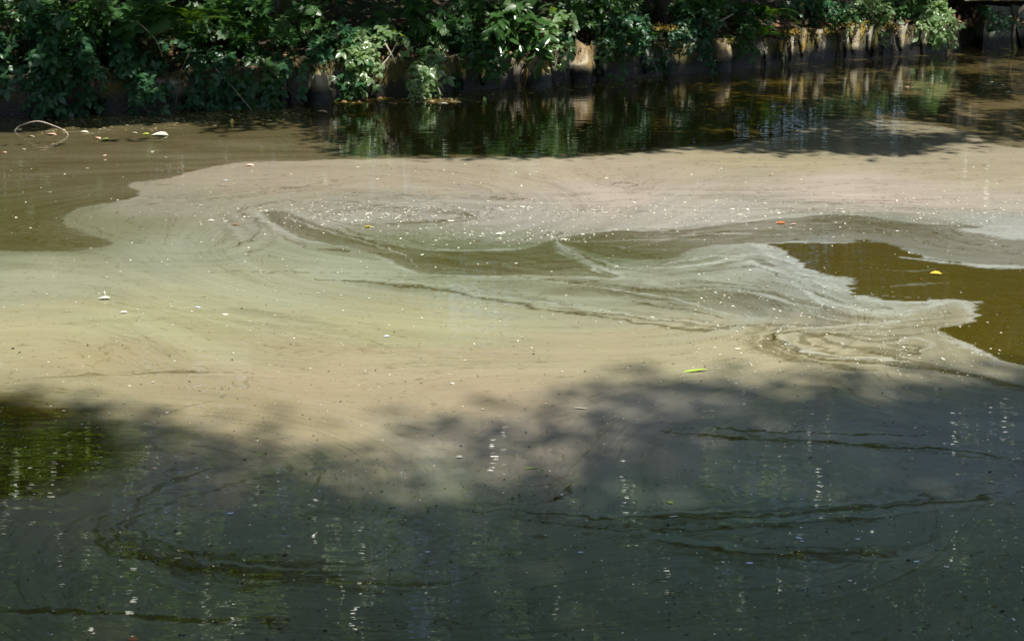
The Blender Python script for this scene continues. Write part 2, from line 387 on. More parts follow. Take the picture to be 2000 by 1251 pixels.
def frond(seed=0, n=15):
    """pinnate fern frond, unit length, arching"""
    r = random.Random(seed); V, F = [], []
    def P(t): return Vector((0, t, .22 * math.sin(math.pi * .5 * t) * 1.2 - .62 * t * t))
    for i in range(n):
        t = .12 + .88 * i / n; L = .24 * math.sin(math.pi * min(1, (t + .12) * .86)) ** .7 + .015
        p = P(t)
        for s in (-1, 1):
            b = len(V); a = Vector((s, .38, -.25)).normalized(); wdt = .42 / n
            q = p + a * L
            V += [tuple(p + Vector((0, -wdt, 0))), tuple(p + a * L * .5 + Vector((0, -wdt * .9, .01))), tuple(q), tuple(p + a * L * .5 + Vector((0, wdt * .9, .01))), tuple(p + Vector((0, wdt * .6, 0)))]
            F += [(b, b + 1, b + 2, b + 3), (b, b + 3, b + 4)]
    b = len(V)
    for i in range(9):
        p = P(i / 8); V += [(p.x - .008, p.y, p.z + .003), (p.x + .008, p.y, p.z + .003)]
    F += [(b + 2 * i, b + 2 * i + 1, b + 2 * i + 3, b + 2 * i + 2) for i in range(8)]
    return V, F
def diamond():
    return [(0, 0, 0), (-.33, .45, .06), (0, 1, -.05), (.33, .45, .06)], [(0, 3, 2, 1)]
def arr(T):
    V, F = T; d = {}
    for f in F: d.setdefault(len(f), []).append(f)
    return np.array(V, float), [np.array(v) for v in d.values()]
TPL = {'bramble3': arr(bramble_leaf(3, 1)), 'bramble5': arr(bramble_leaf(5, 2)), 'maple': arr(maple_leaf()), 'ivy': arr(ivy_leaf()),
       'laurel': arr(ovate(.17, .14, .3, 4)), 'spray': arr(spray_leaf(5, .2, 3)), 'spray2': arr(spray_leaf(4, .30, 5)), 'frond': arr(frond(1)), 'oval': arr(ovate(.32, .12, .25, 3)),
       'diamond': arr(diamond()), 'blade': (np.array([(-.03, 0, 0), (.03, 0, 0), (.022, .5, .02), (-.022, .5, .02), (0, 1, -.12)], float), [np.array([(0, 1, 2, 3)]), np.array([(3, 2, 4)])])}
LEAF_ME = {}
def leaf_mesh(kind, m):
    if (kind, m) not in LEAF_ME:
        V, F = TPL[kind]; LEAF_ME[kind, m] = mesh_np('leaf', V, F, m)
    return LEAF_ME[kind, m]
def frames(N, D):
    """rotation matrices whose Y is D (leaf axis) and Z as near N as possible"""
    D = D / np.linalg.norm(D, axis=1, keepdims=True)
    X = np.cross(D, N); X /= np.linalg.norm(X, axis=1, keepdims=True) + 1e-9
    Z = np.cross(X, D)
    return np.stack([X, D, Z], axis=2)
def bulk(kind, pos, rot, scale):
    V, F = TPL[kind]; n, k = len(pos), len(V)
    W = np.einsum('nij,kj->nki', rot, V) * scale[:, None, None] + pos[:, None, :]
    FF = [(f[None] + (np.arange(n) * k)[:, None, None]).reshape(-1, f.shape[1]) for f in F]
    return W.reshape(-1, 3), FF
def bulk_obj(name, sets, m, parent=None, **kw):
    Vs, Fs, b = [], {}, 0
    for kind, pos, rot, sc in sets:
        if not len(pos): continue
        V, FF = bulk(kind, pos, rot, sc)
        for f in FF: Fs.setdefault(f.shape[1], []).append(f + b)
        Vs.append(V); b += len(V)
    me = mesh_np(name, np.concatenate(Vs), [np.concatenate(x) for x in Fs.values()], m)
    return link(name, me, parent, **kw)

# ------------------------------------------------------------------ setting: ground sheet
XG_ = bank_at(1880).x
xs = np.concatenate([[-400, -150, -60, -30], np.linspace(-18, 18, 181), [30, 60, 150, 400]])
tb = [-.35, -.05, .06, .14, .3, .5, .75, 1.0, 1.4, 1.8, 2.4, 3.2, 4.2, 5.5, 7.5, 10, 15, 25, 45, 100, 400]
near_rows = [(-400, 4), (-60, 3), (-15, 1.6), (-5, .95), (-1, .7), (.3, .5), (.9, .25), (1.3, -.1), (1.8, -.6), (5, -.7), (9, -.7)]
rows = []
for y, z in near_rows: rows.append([(x, y + .25 * math.sin(x * .8), z + (.06 * math.sin(x * 2.3 + y))) for x in xs])
for t in tb:
    r_ = []
    for x in xs:
        by = bank_y(x)
        tt = t
        z = -.7 if t <= -.3 or (x > XG_ and t < 1.5) else (-.5 if t < 0 else slope_z(t * .9) + (.05 * math.sin(x * 5.1 + t * 3) + .04 * math.sin(x * 11 - t * 7)) * min(1, t) - .03)
        r_.append((x, by + t, z))
    rows.append(r_)
G = np.array(rows); nr, nc = G.shape[:2]
idx = np.arange(nr * nc).reshape(nr, nc)
Fq = np.stack([idx[:-1, :-1], idx[:-1, 1:], idx[1:, 1:], idx[1:, :-1]], -1).reshape(-1, 4)
link('ground', mesh_np('ground', G.reshape(-1, 3), [Fq], 'soil', True), kind='structure', label='dark leafy soil of the wooded banks and the pond bed')

# ------------------------------------------------------------------ setting: the water with its surface film
def build_water():
    a = np.concatenate([-np.geomspace(6, .43, 22), np.linspace(-.385, .385, 1080), np.geomspace(.43, 6, 22)])
    vrow = np.linspace(1290, 84, 720)
    th = PITCH + np.arctan((vrow - 625.5) / FPX)
    Yr = CAM_H / np.tan(th)
    Yr = np.concatenate([[1.0, 1.6, 2.2, 2.8, 3.2], Yr[Yr > 3.4], [22.5, 24, 27, 31]])
    Yr = np.unique(Yr)
    X = Yr[:, None] * a[None, :]; Y = np.repeat(Yr[:, None], len(a), 1)
    # limit far out
    X = np.clip(X, -58, 38)
    wx = X + .035 * fbm(X * 2.2, Y * 2.2, 11, 3) + .012 * fbm(X * 14, Y * 14, 12, 3)
    wy = Y + .06 * fbm(X * 1.8, Y * 2.5, 21, 3) + .015 * fbm(X * 14, Y * 14, 22, 3)
    wx += .03 * fbm(X * 5, Y * 9, 13, 4); wy += .035 * fbm(X * 4, Y * 12, 23, 4)
    U, V = uv_of(X, Y)
    def wpts(pts): return np.array([tuple(ground(max(-2500, min(4500, p[0])), p[1]))[:2] for p in pts])
    def seg_dist(P, px, py, closed):
        d = np.full(px.shape, 1e9); ins = np.zeros(px.shape, bool); n = len(P)
        for i in range(n if closed else n - 1):
            x0, y0 = P[i]; x1, y1 = P[(i + 1) % n]; dx, dy = x1 - x0, y1 - y0
            t = np.clip(((px - x0) * dx + (py - y0) * dy) / (dx * dx + dy * dy + 1e-12), 0, 1)
            d = np.minimum(d, (px - x0 - t * dx) ** 2 + (py - y0 - t * dy) ** 2)
            if closed:
                c = ((y0 > py) != (y1 > py)) & (px < dx * (py - y0) / (dy + 1e-12) + x0)
                ins ^= c
        d = np.sqrt(d)
        return np.where(ins, -d, d) if closed else d
    foam = np.zeros(X.shape); fr_ = fbm(X * 1.4, Y * 2.4, 66, 3)
    def poly(pts, soft=.02, rag=1.0, n=6, rim=0):
        P = wpts(catmull(pts, n, True))
        sd = seg_dist(P, X + (wx - X) * rag, Y + (wy - Y) * rag, True)
        if rim: np.maximum(foam, rim * np.exp(-((sd - .02) / .028) ** 2) * np.clip(.5 + 2.2 * fr_, 0, 1), out=foam)
        return 1 - smooth(-soft, soft, sd)
    def near_curve(pts, w, rag, n=8):
        """for the vertices within reach of the curve: index, distance, side, place along it"""
        P = wpts(catmull(pts, n)); px, py = X + (wx - X) * rag, Y + (wy - Y) * rag
        box = (px > P[:, 0].min() - w) & (px < P[:, 0].max() + w) & (py > P[:, 1].min() - w) & (py < P[:, 1].max() + w)
        ii = np.nonzero(box.ravel())[0]; px, py = px.ravel()[ii], py.ravel()[ii]
        bd = np.full(len(ii), 1e9); bs = np.zeros(len(ii)); bl = np.zeros(len(ii)); m = len(P); run = 0
        for i in range(m - 1):
            x0, y0 = P[i]; x1, y1 = P[i + 1]; dx, dy = x1 - x0, y1 - y0; L_ = math.hypot(dx, dy) + 1e-9
            t = np.clip(((px - x0) * dx + (py - y0) * dy) / (L_ * L_), 0, 1)
            ex, ey = px - x0 - t * dx, py - y0 - t * dy; d = np.sqrt(ex * ex + ey * ey)
            better = d < bd; sg = np.sign(dx * ey - dy * ex)
            bd = np.where(better, d, bd); bs = np.where(better, sg * d, bs); bl = np.where(better, run + t * L_, bl); run += L_
        return ii, bd, bs, bl, run
    def line(pts, w, rag=1.0, taper=True, n=8):
        """w: half width in metres"""
        ii, d, sd, al, run = near_curve(pts, w * 2.2, rag, n); out = np.zeros(X.size)
        s = al / run
        ww = w * np.clip(np.sin(np.pi * np.clip(s, .02, .98)), .12, 1) ** .7 * (1 + .9 * perlin(al * 3.1 + w * 50, al * 0 + w * 99, 7)) * (1 + .5 * perlin(al * 13, sd * 60, 8))
        out[ii] = 1 - smooth(ww * .45, ww * 1.25, d)
        return out.reshape(X.shape)
    def streaks(pts, w, amp, fr=40, seed=0, rag=1.6):
        """fine parallel strands drawn out along a curve: change of density"""
        ii, d, sd, al, run = near_curve(pts, w * 1.1, rag); out = np.zeros(X.size)
        fade = (1 - smooth(w * .4, w, d)) * np.clip(np.sin(np.pi * np.clip(al / run, 0, 1)), 0, 1) ** .6
        nn = perlin(sd * fr, al * 1.1 + seed, 90 + seed) + .6 * perlin(sd * fr * 2.3, al * 2.0, 91 + seed)
        out[ii] = -amp * fade * np.clip(nn * 2.2 + .15, -.35, 1)
        return out.reshape(X.shape)
    # coordinates stirred by slow eddies, for the marbling
    ax, ay = X.copy(), Y.copy()
    for (u, v, A, rad) in [(770, 425, 3.6, 1.5), (1380, 560, -2.2, 1.2), (430, 1000, 2.8, .9), (380, 430, 1.8, 1.3), (1680, 665, 2.6, .8), (1500, 930, -2.0, 1.0), (1050, 960, 2.5, .6), (1150, 460, -1.8, .9), (1750, 480, 1.5, 1.2), (1000, 1130, -1.6, .8), (300, 700, 1.2, 1.0)]:
        c = ground(u, v); dx, dy = ax - c.x, (ay - c.y)
        r2 = dx * dx + dy * dy; an = A * np.exp(-r2 / rad ** 2)
        cs, sn = np.cos(an), np.sin(an)
        ax, ay = c.x + dx * cs - dy * sn, c.y + dx * sn + dy * cs
    m1 = fbm(ax * .55 + 3, ay * 2.6, 31, 5); m2 = fbm(ax * .9 + 9, ay * 4.2 + 5, 41, 5); m3 = fbm(ax * .5, ay * 1.1, 51, 4)
    ridge = np.clip(1 - np.abs(m1) / .035, 0, 1) * smooth(-.1, .35, m3)
    ridge2 = np.clip(1 - np.abs(m2) / .03, 0, 1) * smooth(-.05, .3, -m3)
    # --- density of the film
    main = poly([(-900, 500), (0, 490), (110, 492), (185, 485), (222, 474), (190, 462), (150, 452), (122, 434), (150, 408), (225, 394), (272, 383), (270, 372), (255, 357),
                 (325, 350), (400, 328), (500, 316), (700, 311), (1000, 308), (1200, 303), (1300, 292), (1420, 283), (1510, 270), (1570, 256), (1600, 236), (1690, 234),
                 (1800, 240), (1900, 262), (2000, 290), (2600, 330), (3400, 1400), (-1500, 1400)], .02, rim=.35)
    thin = .21 + .10 * m3 + .11 * m2
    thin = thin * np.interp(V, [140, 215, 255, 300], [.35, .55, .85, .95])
    thin = np.where(U < 700, thin * np.interp(U, [0, 500, 700], [1.15, 1.05, 1.0]), thin)
    thin = thin * (1 + .9 * smooth(1250, 1700, U)) * (1 + .25 * (1 - smooth(500, 900, U)))
    gap = poly([(560, 200), (800, 185), (1200, 160), (1500, 145), (1560, 200), (1560, 258), (1400, 276), (1290, 288), (1000, 303), (780, 296), (690, 262), (600, 238)], .10, 1.5)
    thin = thin * (1 - .8 * gap)
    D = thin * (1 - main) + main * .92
    shade = smooth(820, 1250, V); D = np.where(main > .5, D - .36 * shade * main, D)  # film thinned toward the near side to darken the shaded water
    # half clear green tongues
    t1 = poly([(512, 416), (560, 414), (600, 432), (640, 448), (700, 462), (800, 486), (900, 492), (1010, 488), (1060, 474), (1100, 462), (1160, 452), (1290, 452), (1400, 440), (1500, 428),
               (1620, 420), (1690, 424), (1800, 436), (1900, 440), (2100, 460), (2400, 500), (2400, 540), (2000, 522), (1890, 514), (1800, 498), (1700, 476), (1560, 472), (1460, 476), (1380, 478), (1340, 492), (1290, 508),
               (1180, 500), (1120, 482), (1085, 470), (1100, 500), (1150, 520), (1200, 540), (1080, 538), (960, 536), (850, 535), (800, 525), (760, 506), (690, 486), (600, 466), (550, 444)], .025, rim=.8)
    D = D * (1 - t1) + t1 * (.46 + .12 * m2 + .2 * np.clip(ridge2, 0, 1))
    t1b = poly([(1100, 540), (1200, 545), (1300, 560), (1450, 575), (1600, 600), (1700, 625), (1620, 634), (1480, 622), (1360, 604), (1240, 585), (1150, 566)], .10, 2)
    D = D * (1 - .45 * t1b * (.6 + m1))
    t2 = poly([(850, 540), (1050, 548), (1280, 560), (1500, 540), (1480, 500), (1560, 560), (1650, 590), (1600, 605), (1350, 600), (1150, 585), (980, 566)], .12, 2)
    D = D * (1 - .22 * t2 * (1 + 1.5 * m2))
    lens = poly([(690, 452), (750, 467), (850, 472), (950, 477), (1007, 489), (900, 488), (800, 482), (740, 474)], .015)
    D = D * (1 - lens) + lens * .92
    lens = poly([(1872, 446), (1940, 440), (2000, 442), (2150, 448), (2150, 482), (1980, 468), (1920, 458)], .03, 2); D = D * (1 - lens) + lens * .95; foam = np.maximum(foam, lens * .5)
    # clear olive water
    hA = poly([(1500, 474), (1560, 476), (1640, 474), (1700, 470), (1745, 480), (1790, 498), (1880, 514), (2000, 522), (2500, 530), (2700, 900), (2300, 800), (2000, 714), (1930, 690), (1880, 672), (1850, 656),
               (1838, 642), (1880, 630), (1915, 600), (1890, 584), (1850, 586), (1800, 592), (1740, 588), (1690, 584), (1655, 576), (1668, 552), (1640, 540), (1590, 530), (1560, 512), (1530, 492)], .018, 1.9, rim=1.0)
    D = D * (1 - hA) + hA * .03
    hB = poly([(-700, 760), (0, 764), (70, 768), (140, 792), (200, 830), (245, 870), (240, 905), (200, 935), (140, 955), (60, 965), (0, 976), (-700, 1050)], .16, 2.2)
    hB = np.clip(hB * (1 + .5 * m2), 0, 1); D = D * (1 - hB) + hB * (.05 + .12 * np.clip(m1, 0, 1))
    # pale drawn-out filaments
    for pts, w, k in [([(1292, 516), (1340, 508), (1392, 500), (1440, 500), (1488, 496), (1520, 504), (1560, 518), (1580, 520)], .045, 1), ([(1320, 522), (1380, 516), (1440, 508), (1480, 514), (1520, 528), (1568, 536), (1620, 544), (1672, 545)], .04, 1),
                      ([(1512, 512), (1552, 540), (1600, 552), (1640, 564), (1668, 572)], .05, 1), ([(1540, 548), (1580, 572), (1620, 588), (1680, 604), (1740, 608), (1800, 604), (1848, 592), (1888, 588), (1912, 598)], .035, 1),
                      ([(1560, 564), (1600, 588), (1640, 604), (1700, 614), (1800, 612)], .014, .8), ([(1516, 660), (1520, 640), (1544, 636), (1600, 636), (1720, 628), (1800, 620), (1856, 614)], .018, 1), ([(1524, 656), (1540, 672), (1592, 688), (1660, 700), (1740, 704), (1800, 712)], .030, .9),
                      ([(1728, 676), (1780, 660), (1824, 672), (1800, 688), (1760, 684)], .016, .8), ([(1804, 648), (1860, 660), (1900, 680), (1960, 704), (2020, 716)], .025, .9), ([(1456, 474), (1480, 478), (1496, 488), (1512, 500)], .05, .9),
                      ([(1085, 466), (1100, 480), (1130, 498), (1170, 508), (1200, 520), (1250, 528)], .03, .7), ([(1120, 500), (1150, 512), (1165, 530), (1200, 540)], .016, .7), ([(1130, 470), (1200, 482), (1280, 488), (1360, 486)], .010, .35),
                      ([(1080, 462), (1200, 450), (1330, 442), (1440, 434), (1495, 428)], .05, .9), ([(1232, 462), (1320, 460), (1400, 456), (1528, 458)], .020, .8), ([(1110, 470), (1240, 470), (1380, 466)], .014, .6),
                      ([(1760, 502), (1880, 516), (2050, 524)], .05, .8), ([(1340, 560), (1450, 566), (1540, 590), (1640, 612)], .012, .6), ([(1000, 540), (1140, 556), (1300, 580), (1420, 612), (1520, 630)], .016, .7), ([(860, 552), (1000, 580), (1140, 600), (1290, 622), (1420, 634)], .03, .5),
                      ([(600, 545), (760, 548), (900, 562)], .012, .5), ([(1530, 600), (1640, 624), (1760, 622)], .010, .6), ([(540, 414), (600, 440), (700, 468), (790, 500), (815, 522)], .012, .8), ([(470, 395), (560, 390), (700, 392), (860, 398)], .014, .5), ([(600, 425), (690, 430), (800, 424)], .014, .7), ([(1400, 530), (1460, 524), (1500, 530), (1530, 545)], .012, .7)]:
        L_ = line(pts, w, .8); D = D * (1 - L_) + L_ * (.93 * k + D * (1 - k)); foam = np.maximum(foam, L_ * k * .9)
    # raft of strands around the tip of the clear water
    for pts, w, k in [([(1690, 577), (1760, 580), (1830, 585)], .008, .5), ([(1720, 560), (1790, 556), (1860, 552)], .012, .3), ([(1690, 520), (1760, 528), (1850, 524)], .010, .25)]:
        L_ = line(pts, w); D = D * (1 - L_) + L_ * k
    for pts, w in [([(1560, 560), (1650, 590), (1740, 600)], .008), ([(1480, 545), (1560, 562), (1640, 585)], .006)]:
        D = D * (1 - .5 * line(pts, w))
    # dark strands
    for pts, w, k in [([(1240, 586), (1300, 598), (1360, 608), (1392, 618), (1424, 624)], .022, .4), ([(1280, 640), (1360, 647), (1424, 641), (1448, 636)], .018, .4), ([(1508, 656), (1532, 670), (1584, 688), (1680, 702), (1800, 716)], .013, .35),
                      ([(1552, 656), (1600, 652), (1640, 656), (1700, 668), (1760, 660)], .035, .55), ([(1756, 676), (1792, 678), (1800, 692), (1768, 686)], .025, .4), ([(470, 417), (480, 407), (525, 397), (600, 397), (640, 402)], .014, .55),
                      ([(590, 425), (640, 412), (700, 411), (760, 412), (795, 422), (750, 430), (710, 425)], .014, .6), ([(840, 412), (900, 412), (922, 425), (880, 432), (800, 435), (745, 440)], .028, .6), ([(765, 440), (800, 452), (875, 462), (950, 472), (1025, 472), (1060, 470)], .012, .55),
                      ([(1060, 460), (1078, 453), (1098, 452), (1090, 462)], .012, .5), ([(700, 452), (740, 470), (800, 484), (900, 489)], .010, .5), ([(1110, 486), (1150, 505), (1190, 530)], .014, .5), ([(1180, 478), (1260, 500), (1300, 506)], .014, .5), ([(1440, 520), (1490, 522), (1530, 538), (1580, 560)], .010, .5), ([(1600, 575), (1680, 600), (1780, 606)], .008, .5),
                      ([(1350, 548), (1440, 552), (1500, 570), (1560, 592)], .014, .6), ([(1150, 560), (1260, 580), (1340, 596)], .016, .6), ([(350, 365), (430, 362), (500, 362)], .008, .65), ([(160, 420), (260, 402), (420, 396)], .008, .7), ([(230, 470), (330, 476), (420, 470)], .008, .7),
                      ([(622, 542), (700, 550), (820, 562), (930, 580), (1040, 600), (1150, 614), (1290, 638), (1430, 645)], .028, .35),
                      ([(900, 577), (1000, 596), (1100, 606), (1240, 616), (1330, 630)], .012, .5),
                      ([(1450, 640), (1540, 634), (1680, 640), (1800, 632)], .010, .5),
                      ([(1530, 640), (1508, 655), (1540, 680), (1620, 700), (1700, 712), (1800, 722)], .014, .35),
                      ([(1560, 645), (1620, 668), (1700, 688), (1790, 692), (1720, 670)], .05, .55), ([(1700, 690), (1800, 712), (1900, 735), (2050, 765)], .06, .45), ([(1600, 648), (1700, 655), (1800, 650)], .04, .65),
                      ([(1295, 846), (1340, 838), (1400, 832), (1560, 838), (1700, 848), (1880, 855)], .010, .15), ([(1310, 846), (1420, 852), (1560, 858), (1700, 868), (1830, 878), (1920, 890), (2010, 912)], .018, .2),
                      ([(900, 990), (1100, 1000), (1250, 1010), (1400, 1018), (1550, 1008), (1690, 990), (1850, 978), (1900, 968), (2050, 958)], .014, .25),
                      ([(1000, 945), (1090, 944), (1130, 958), (1080, 972), (1000, 968)], .008, .3), ([(1250, 1045), (1400, 1075), (1550, 1085), (1750, 1070)], .014, .35), ([(1000, 1010), (1200, 1030), (1400, 1036), (1600, 1022), (1800, 1000)], .012, .35),
                      ([(-100, 1186), (150, 1194), (300, 1204), (450, 1222), (560, 1225)], .018, .2), ([(330, 1105), (500, 1122), (700, 1140), (860, 1134), (950, 1118)], .016, .45), ([(200, 1080), (400, 1110), (600, 1118)], .012, .4),
                      ([(270, 985), (300, 955), (380, 930), (430, 918)], .018, .35), ([(250, 990), (330, 985), (420, 950), (560, 925)], .008, .5), ([(210, 1075), (260, 1015), (340, 985)], .012, .5),
                      ([(0, 748), (100, 736), (220, 727), (340, 728), (490, 728)], .018, .6), ([(330, 805), (370, 790), (450, 770)], .010, .7), ([(450, 740), (470, 760), (490, 735)], .008, .7),
                      ([(480, 398), (470, 412), (500, 430), (505, 452), (460, 480), (430, 495)], .018, .65), ([(270, 385), (400, 388), (500, 378), (560, 370), (640, 356), (720, 350)], .018, .62), ([(540, 370), (600, 364)], .03, .45), ([(540, 455), (580, 475), (605, 490)], .014, .6),
                      ([(740, 384), (840, 382), (930, 386), (1020, 390)], .018, .6), ([(880, 376), (960, 384), (1040, 391)], .008, .55), ([(1180, 364), (1215, 358), (1245, 362), (1215, 368), (1200, 364)], .025, .55), ([(1700, 385), (1820, 390), (1950, 388)], .010, .7),
                      ([(620, 486), (650, 490), (680, 494)], .045, .35), ([(400, 528), (560, 532), (700, 534), (820, 532)], .010, .5), ([(800, 546), (950, 538), (1100, 548), (1250, 560), (1400, 585), (1500, 610)], .012, .55), ([(260, 355), (350, 362), (420, 360)], .010, .7),
                      ([(900, 405), (800, 404), (700, 410), (640, 425), (700, 440), (800, 436), (890, 428), (920, 418), (850, 408)], .02, .62), ([(780, 412), (840, 408), (900, 418), (870, 430), (800, 428)], .015, .6), ([(640, 436), (700, 455), (780, 460), (900, 470), (1000, 472)], .010, .6),
                      ([(130, 430), (200, 455), (280, 470), (350, 466)], .010, .7), ([(300, 410), (250, 430), (300, 455), (400, 460)], .008, .75), ([(1090, 420), (1140, 410), (1250, 412), (1180, 424), (1090, 424)], .012, .75), ([(0, 640), (120, 632), (250, 640)], .010, .75)]:
        L_ = line(pts, w, 1.3) * (1 - hA) ; D = D * (1 - L_) + L_ * D * k
    D = D - (.24 * ridge + .20 * ridge2 + .16 * np.clip(m2, -.6, .6)) * main * (1 - hA) * (1 - hB) * np.clip(D, 0, 1)
    for j, (pts, w, amp, fr) in enumerate([
        ([(500, 405), (560, 425), (650, 455), (760, 480), (900, 500), (1100, 520), (1300, 545), (1450, 585)], .35, .30, 14),
        ([(620, 545), (850, 560), (1050, 590), (1250, 620), (1450, 640), (1700, 640)], .16, .35, 26),
        ([(1080, 470), (1200, 520), (1350, 520), (1480, 500), (1600, 540), (1740, 590), (1880, 600)], .30, .34, 18),
        ([(1150, 590), (1350, 560), (1500, 575), (1650, 610), (1800, 620), (1900, 605)], .26, .34, 20),
        ([(1880, 625), (1700, 640), (1540, 650), (1530, 675), (1650, 705), (1850, 730), (2050, 760)], .22, .5, 18),
        ([(1900, 450), (1700, 440), (1500, 445), (1300, 460), (1100, 465)], .40, .35, 12),
        ([(120, 435), (160, 410), (280, 392), (420, 385), (600, 365), (760, 350)], .30, .20, 16),
        ([(480, 400), (560, 392), (720, 400), (900, 410), (930, 422), (800, 440), (650, 440)], .24, .32, 22),
        ([(420, 400), (470, 430), (500, 470), (420, 500), (250, 500)], .35, .20, 14),
        ([(650, 375), (800, 382), (1000, 390), (1300, 380), (1600, 385), (1950, 392)], .40, .22, 12),
        ([(1050, 425), (1200, 408), (1400, 412), (1650, 405), (1950, 415)], .30, .24, 14),
        ([(0, 745), (240, 728), (480, 727), (700, 740)], .12, .22, 30), ([(0, 640), (250, 610), (500, 620), (800, 680), (1100, 690)], .30, .14, 16),
        ([(1000, 1000), (1250, 1012), (1500, 1010), (1700, 990), (1900, 965), (2050, 955)], .14, .55, 26),
        ([(1290, 846), (1450, 845), (1650, 862), (1850, 885), (2030, 915)], .09, .55, 36),
        ([(200, 1080), (300, 1100), (500, 1120), (750, 1140), (950, 1120)], .12, .32, 26), ([(-50, 1190), (200, 1200), (450, 1225)], .06, .4, 40),
        ([(600, 930), (420, 940), (280, 985), (230, 1050), (400, 1100), (700, 1110), (800, 1050), (620, 1000), (450, 1010)], .16, .45, 24),
        ([(1000, 940), (1130, 950), (1100, 975), (900, 975)], .05, .4, 50), ([(1200, 1040), (1500, 1085), (1750, 1080), (1900, 1040)], .14, .4, 24)]):
        D = np.clip(D + streaks(pts, w, amp, fr, j) * (1 - hA) * (1 - hB) * np.clip(D * 1.6, 0, 1), 0, 1)
    # scattered dark pits and pale crumbs in the film
    pit = fbm(ax * 9, ay * 20, 61, 3); D = D - .30 * smooth(.42, .62, pit) * main
    D = np.clip(D, 0, 1)
    # --- tint of the film, with the near shade worked into the nearest points
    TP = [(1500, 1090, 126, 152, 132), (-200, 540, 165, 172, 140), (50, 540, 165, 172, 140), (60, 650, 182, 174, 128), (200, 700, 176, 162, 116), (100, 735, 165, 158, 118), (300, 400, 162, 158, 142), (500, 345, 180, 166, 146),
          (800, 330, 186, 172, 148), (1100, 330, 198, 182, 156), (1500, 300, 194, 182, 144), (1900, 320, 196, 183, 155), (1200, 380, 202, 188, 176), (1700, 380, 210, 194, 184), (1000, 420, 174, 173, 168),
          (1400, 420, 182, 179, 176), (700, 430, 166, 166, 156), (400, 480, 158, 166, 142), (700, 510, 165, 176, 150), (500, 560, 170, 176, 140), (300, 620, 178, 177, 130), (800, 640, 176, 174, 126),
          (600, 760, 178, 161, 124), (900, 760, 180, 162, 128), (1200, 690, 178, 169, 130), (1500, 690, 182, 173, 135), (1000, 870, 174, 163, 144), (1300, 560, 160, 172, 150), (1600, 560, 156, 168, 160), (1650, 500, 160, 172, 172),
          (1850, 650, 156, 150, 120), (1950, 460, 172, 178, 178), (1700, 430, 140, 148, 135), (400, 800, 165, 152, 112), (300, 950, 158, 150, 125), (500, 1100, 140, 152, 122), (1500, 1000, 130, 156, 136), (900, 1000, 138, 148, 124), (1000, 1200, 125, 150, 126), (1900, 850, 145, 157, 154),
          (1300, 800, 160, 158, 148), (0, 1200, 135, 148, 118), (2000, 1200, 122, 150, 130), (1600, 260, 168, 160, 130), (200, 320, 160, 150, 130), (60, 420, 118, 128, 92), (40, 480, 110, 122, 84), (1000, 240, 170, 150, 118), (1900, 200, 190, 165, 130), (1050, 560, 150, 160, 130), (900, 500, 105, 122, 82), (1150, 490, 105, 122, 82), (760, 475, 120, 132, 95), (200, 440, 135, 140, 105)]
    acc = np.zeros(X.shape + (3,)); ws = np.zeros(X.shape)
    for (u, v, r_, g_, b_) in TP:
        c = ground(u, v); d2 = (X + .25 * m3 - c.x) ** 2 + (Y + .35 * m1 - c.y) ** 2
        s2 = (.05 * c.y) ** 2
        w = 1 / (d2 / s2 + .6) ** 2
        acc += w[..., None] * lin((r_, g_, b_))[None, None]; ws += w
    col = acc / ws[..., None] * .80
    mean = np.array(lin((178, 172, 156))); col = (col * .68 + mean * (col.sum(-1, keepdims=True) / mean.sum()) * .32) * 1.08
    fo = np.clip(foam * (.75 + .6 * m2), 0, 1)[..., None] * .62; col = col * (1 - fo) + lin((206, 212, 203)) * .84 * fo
    nr, nc = X.shape
    idx = np.arange(nr * nc).reshape(nr, nc)
    F = np.stack([idx[:-1, :-1], idx[:-1, 1:], idx[1:, 1:], idx[1:, :-1]], -1).reshape(-1, 4)
    cx = .25 * (X[:-1, :-1] + X[1:, 1:] + X[:-1, 1:] + X[1:, :-1]).ravel(); cy = .5 * (Y[:-1, :-1] + Y[1:, 1:]).ravel()
    ok = (cy < np.interp(cx, BX, BY) + np.where(cx > bank_at(1880).x, 1.45, .5))
    me = mesh_np('water', np.stack([X, Y, 0 * X], -1).reshape(-1, 3), [F[ok]], 'water', True)
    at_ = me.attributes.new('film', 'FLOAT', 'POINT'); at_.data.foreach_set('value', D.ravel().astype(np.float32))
    st_ = me.attributes.new('stirred', 'FLOAT_VECTOR', 'POINT'); st_.data.foreach_set('vector', np.stack([ax, ay, 0 * ax], -1).astype(np.float32).ravel())
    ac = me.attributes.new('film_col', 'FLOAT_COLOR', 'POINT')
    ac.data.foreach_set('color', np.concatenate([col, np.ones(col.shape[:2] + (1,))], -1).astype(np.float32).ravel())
    link('water', me, kind='structure', label='still olive pond water under a swirling pale film of pollen and dust')
build_water()

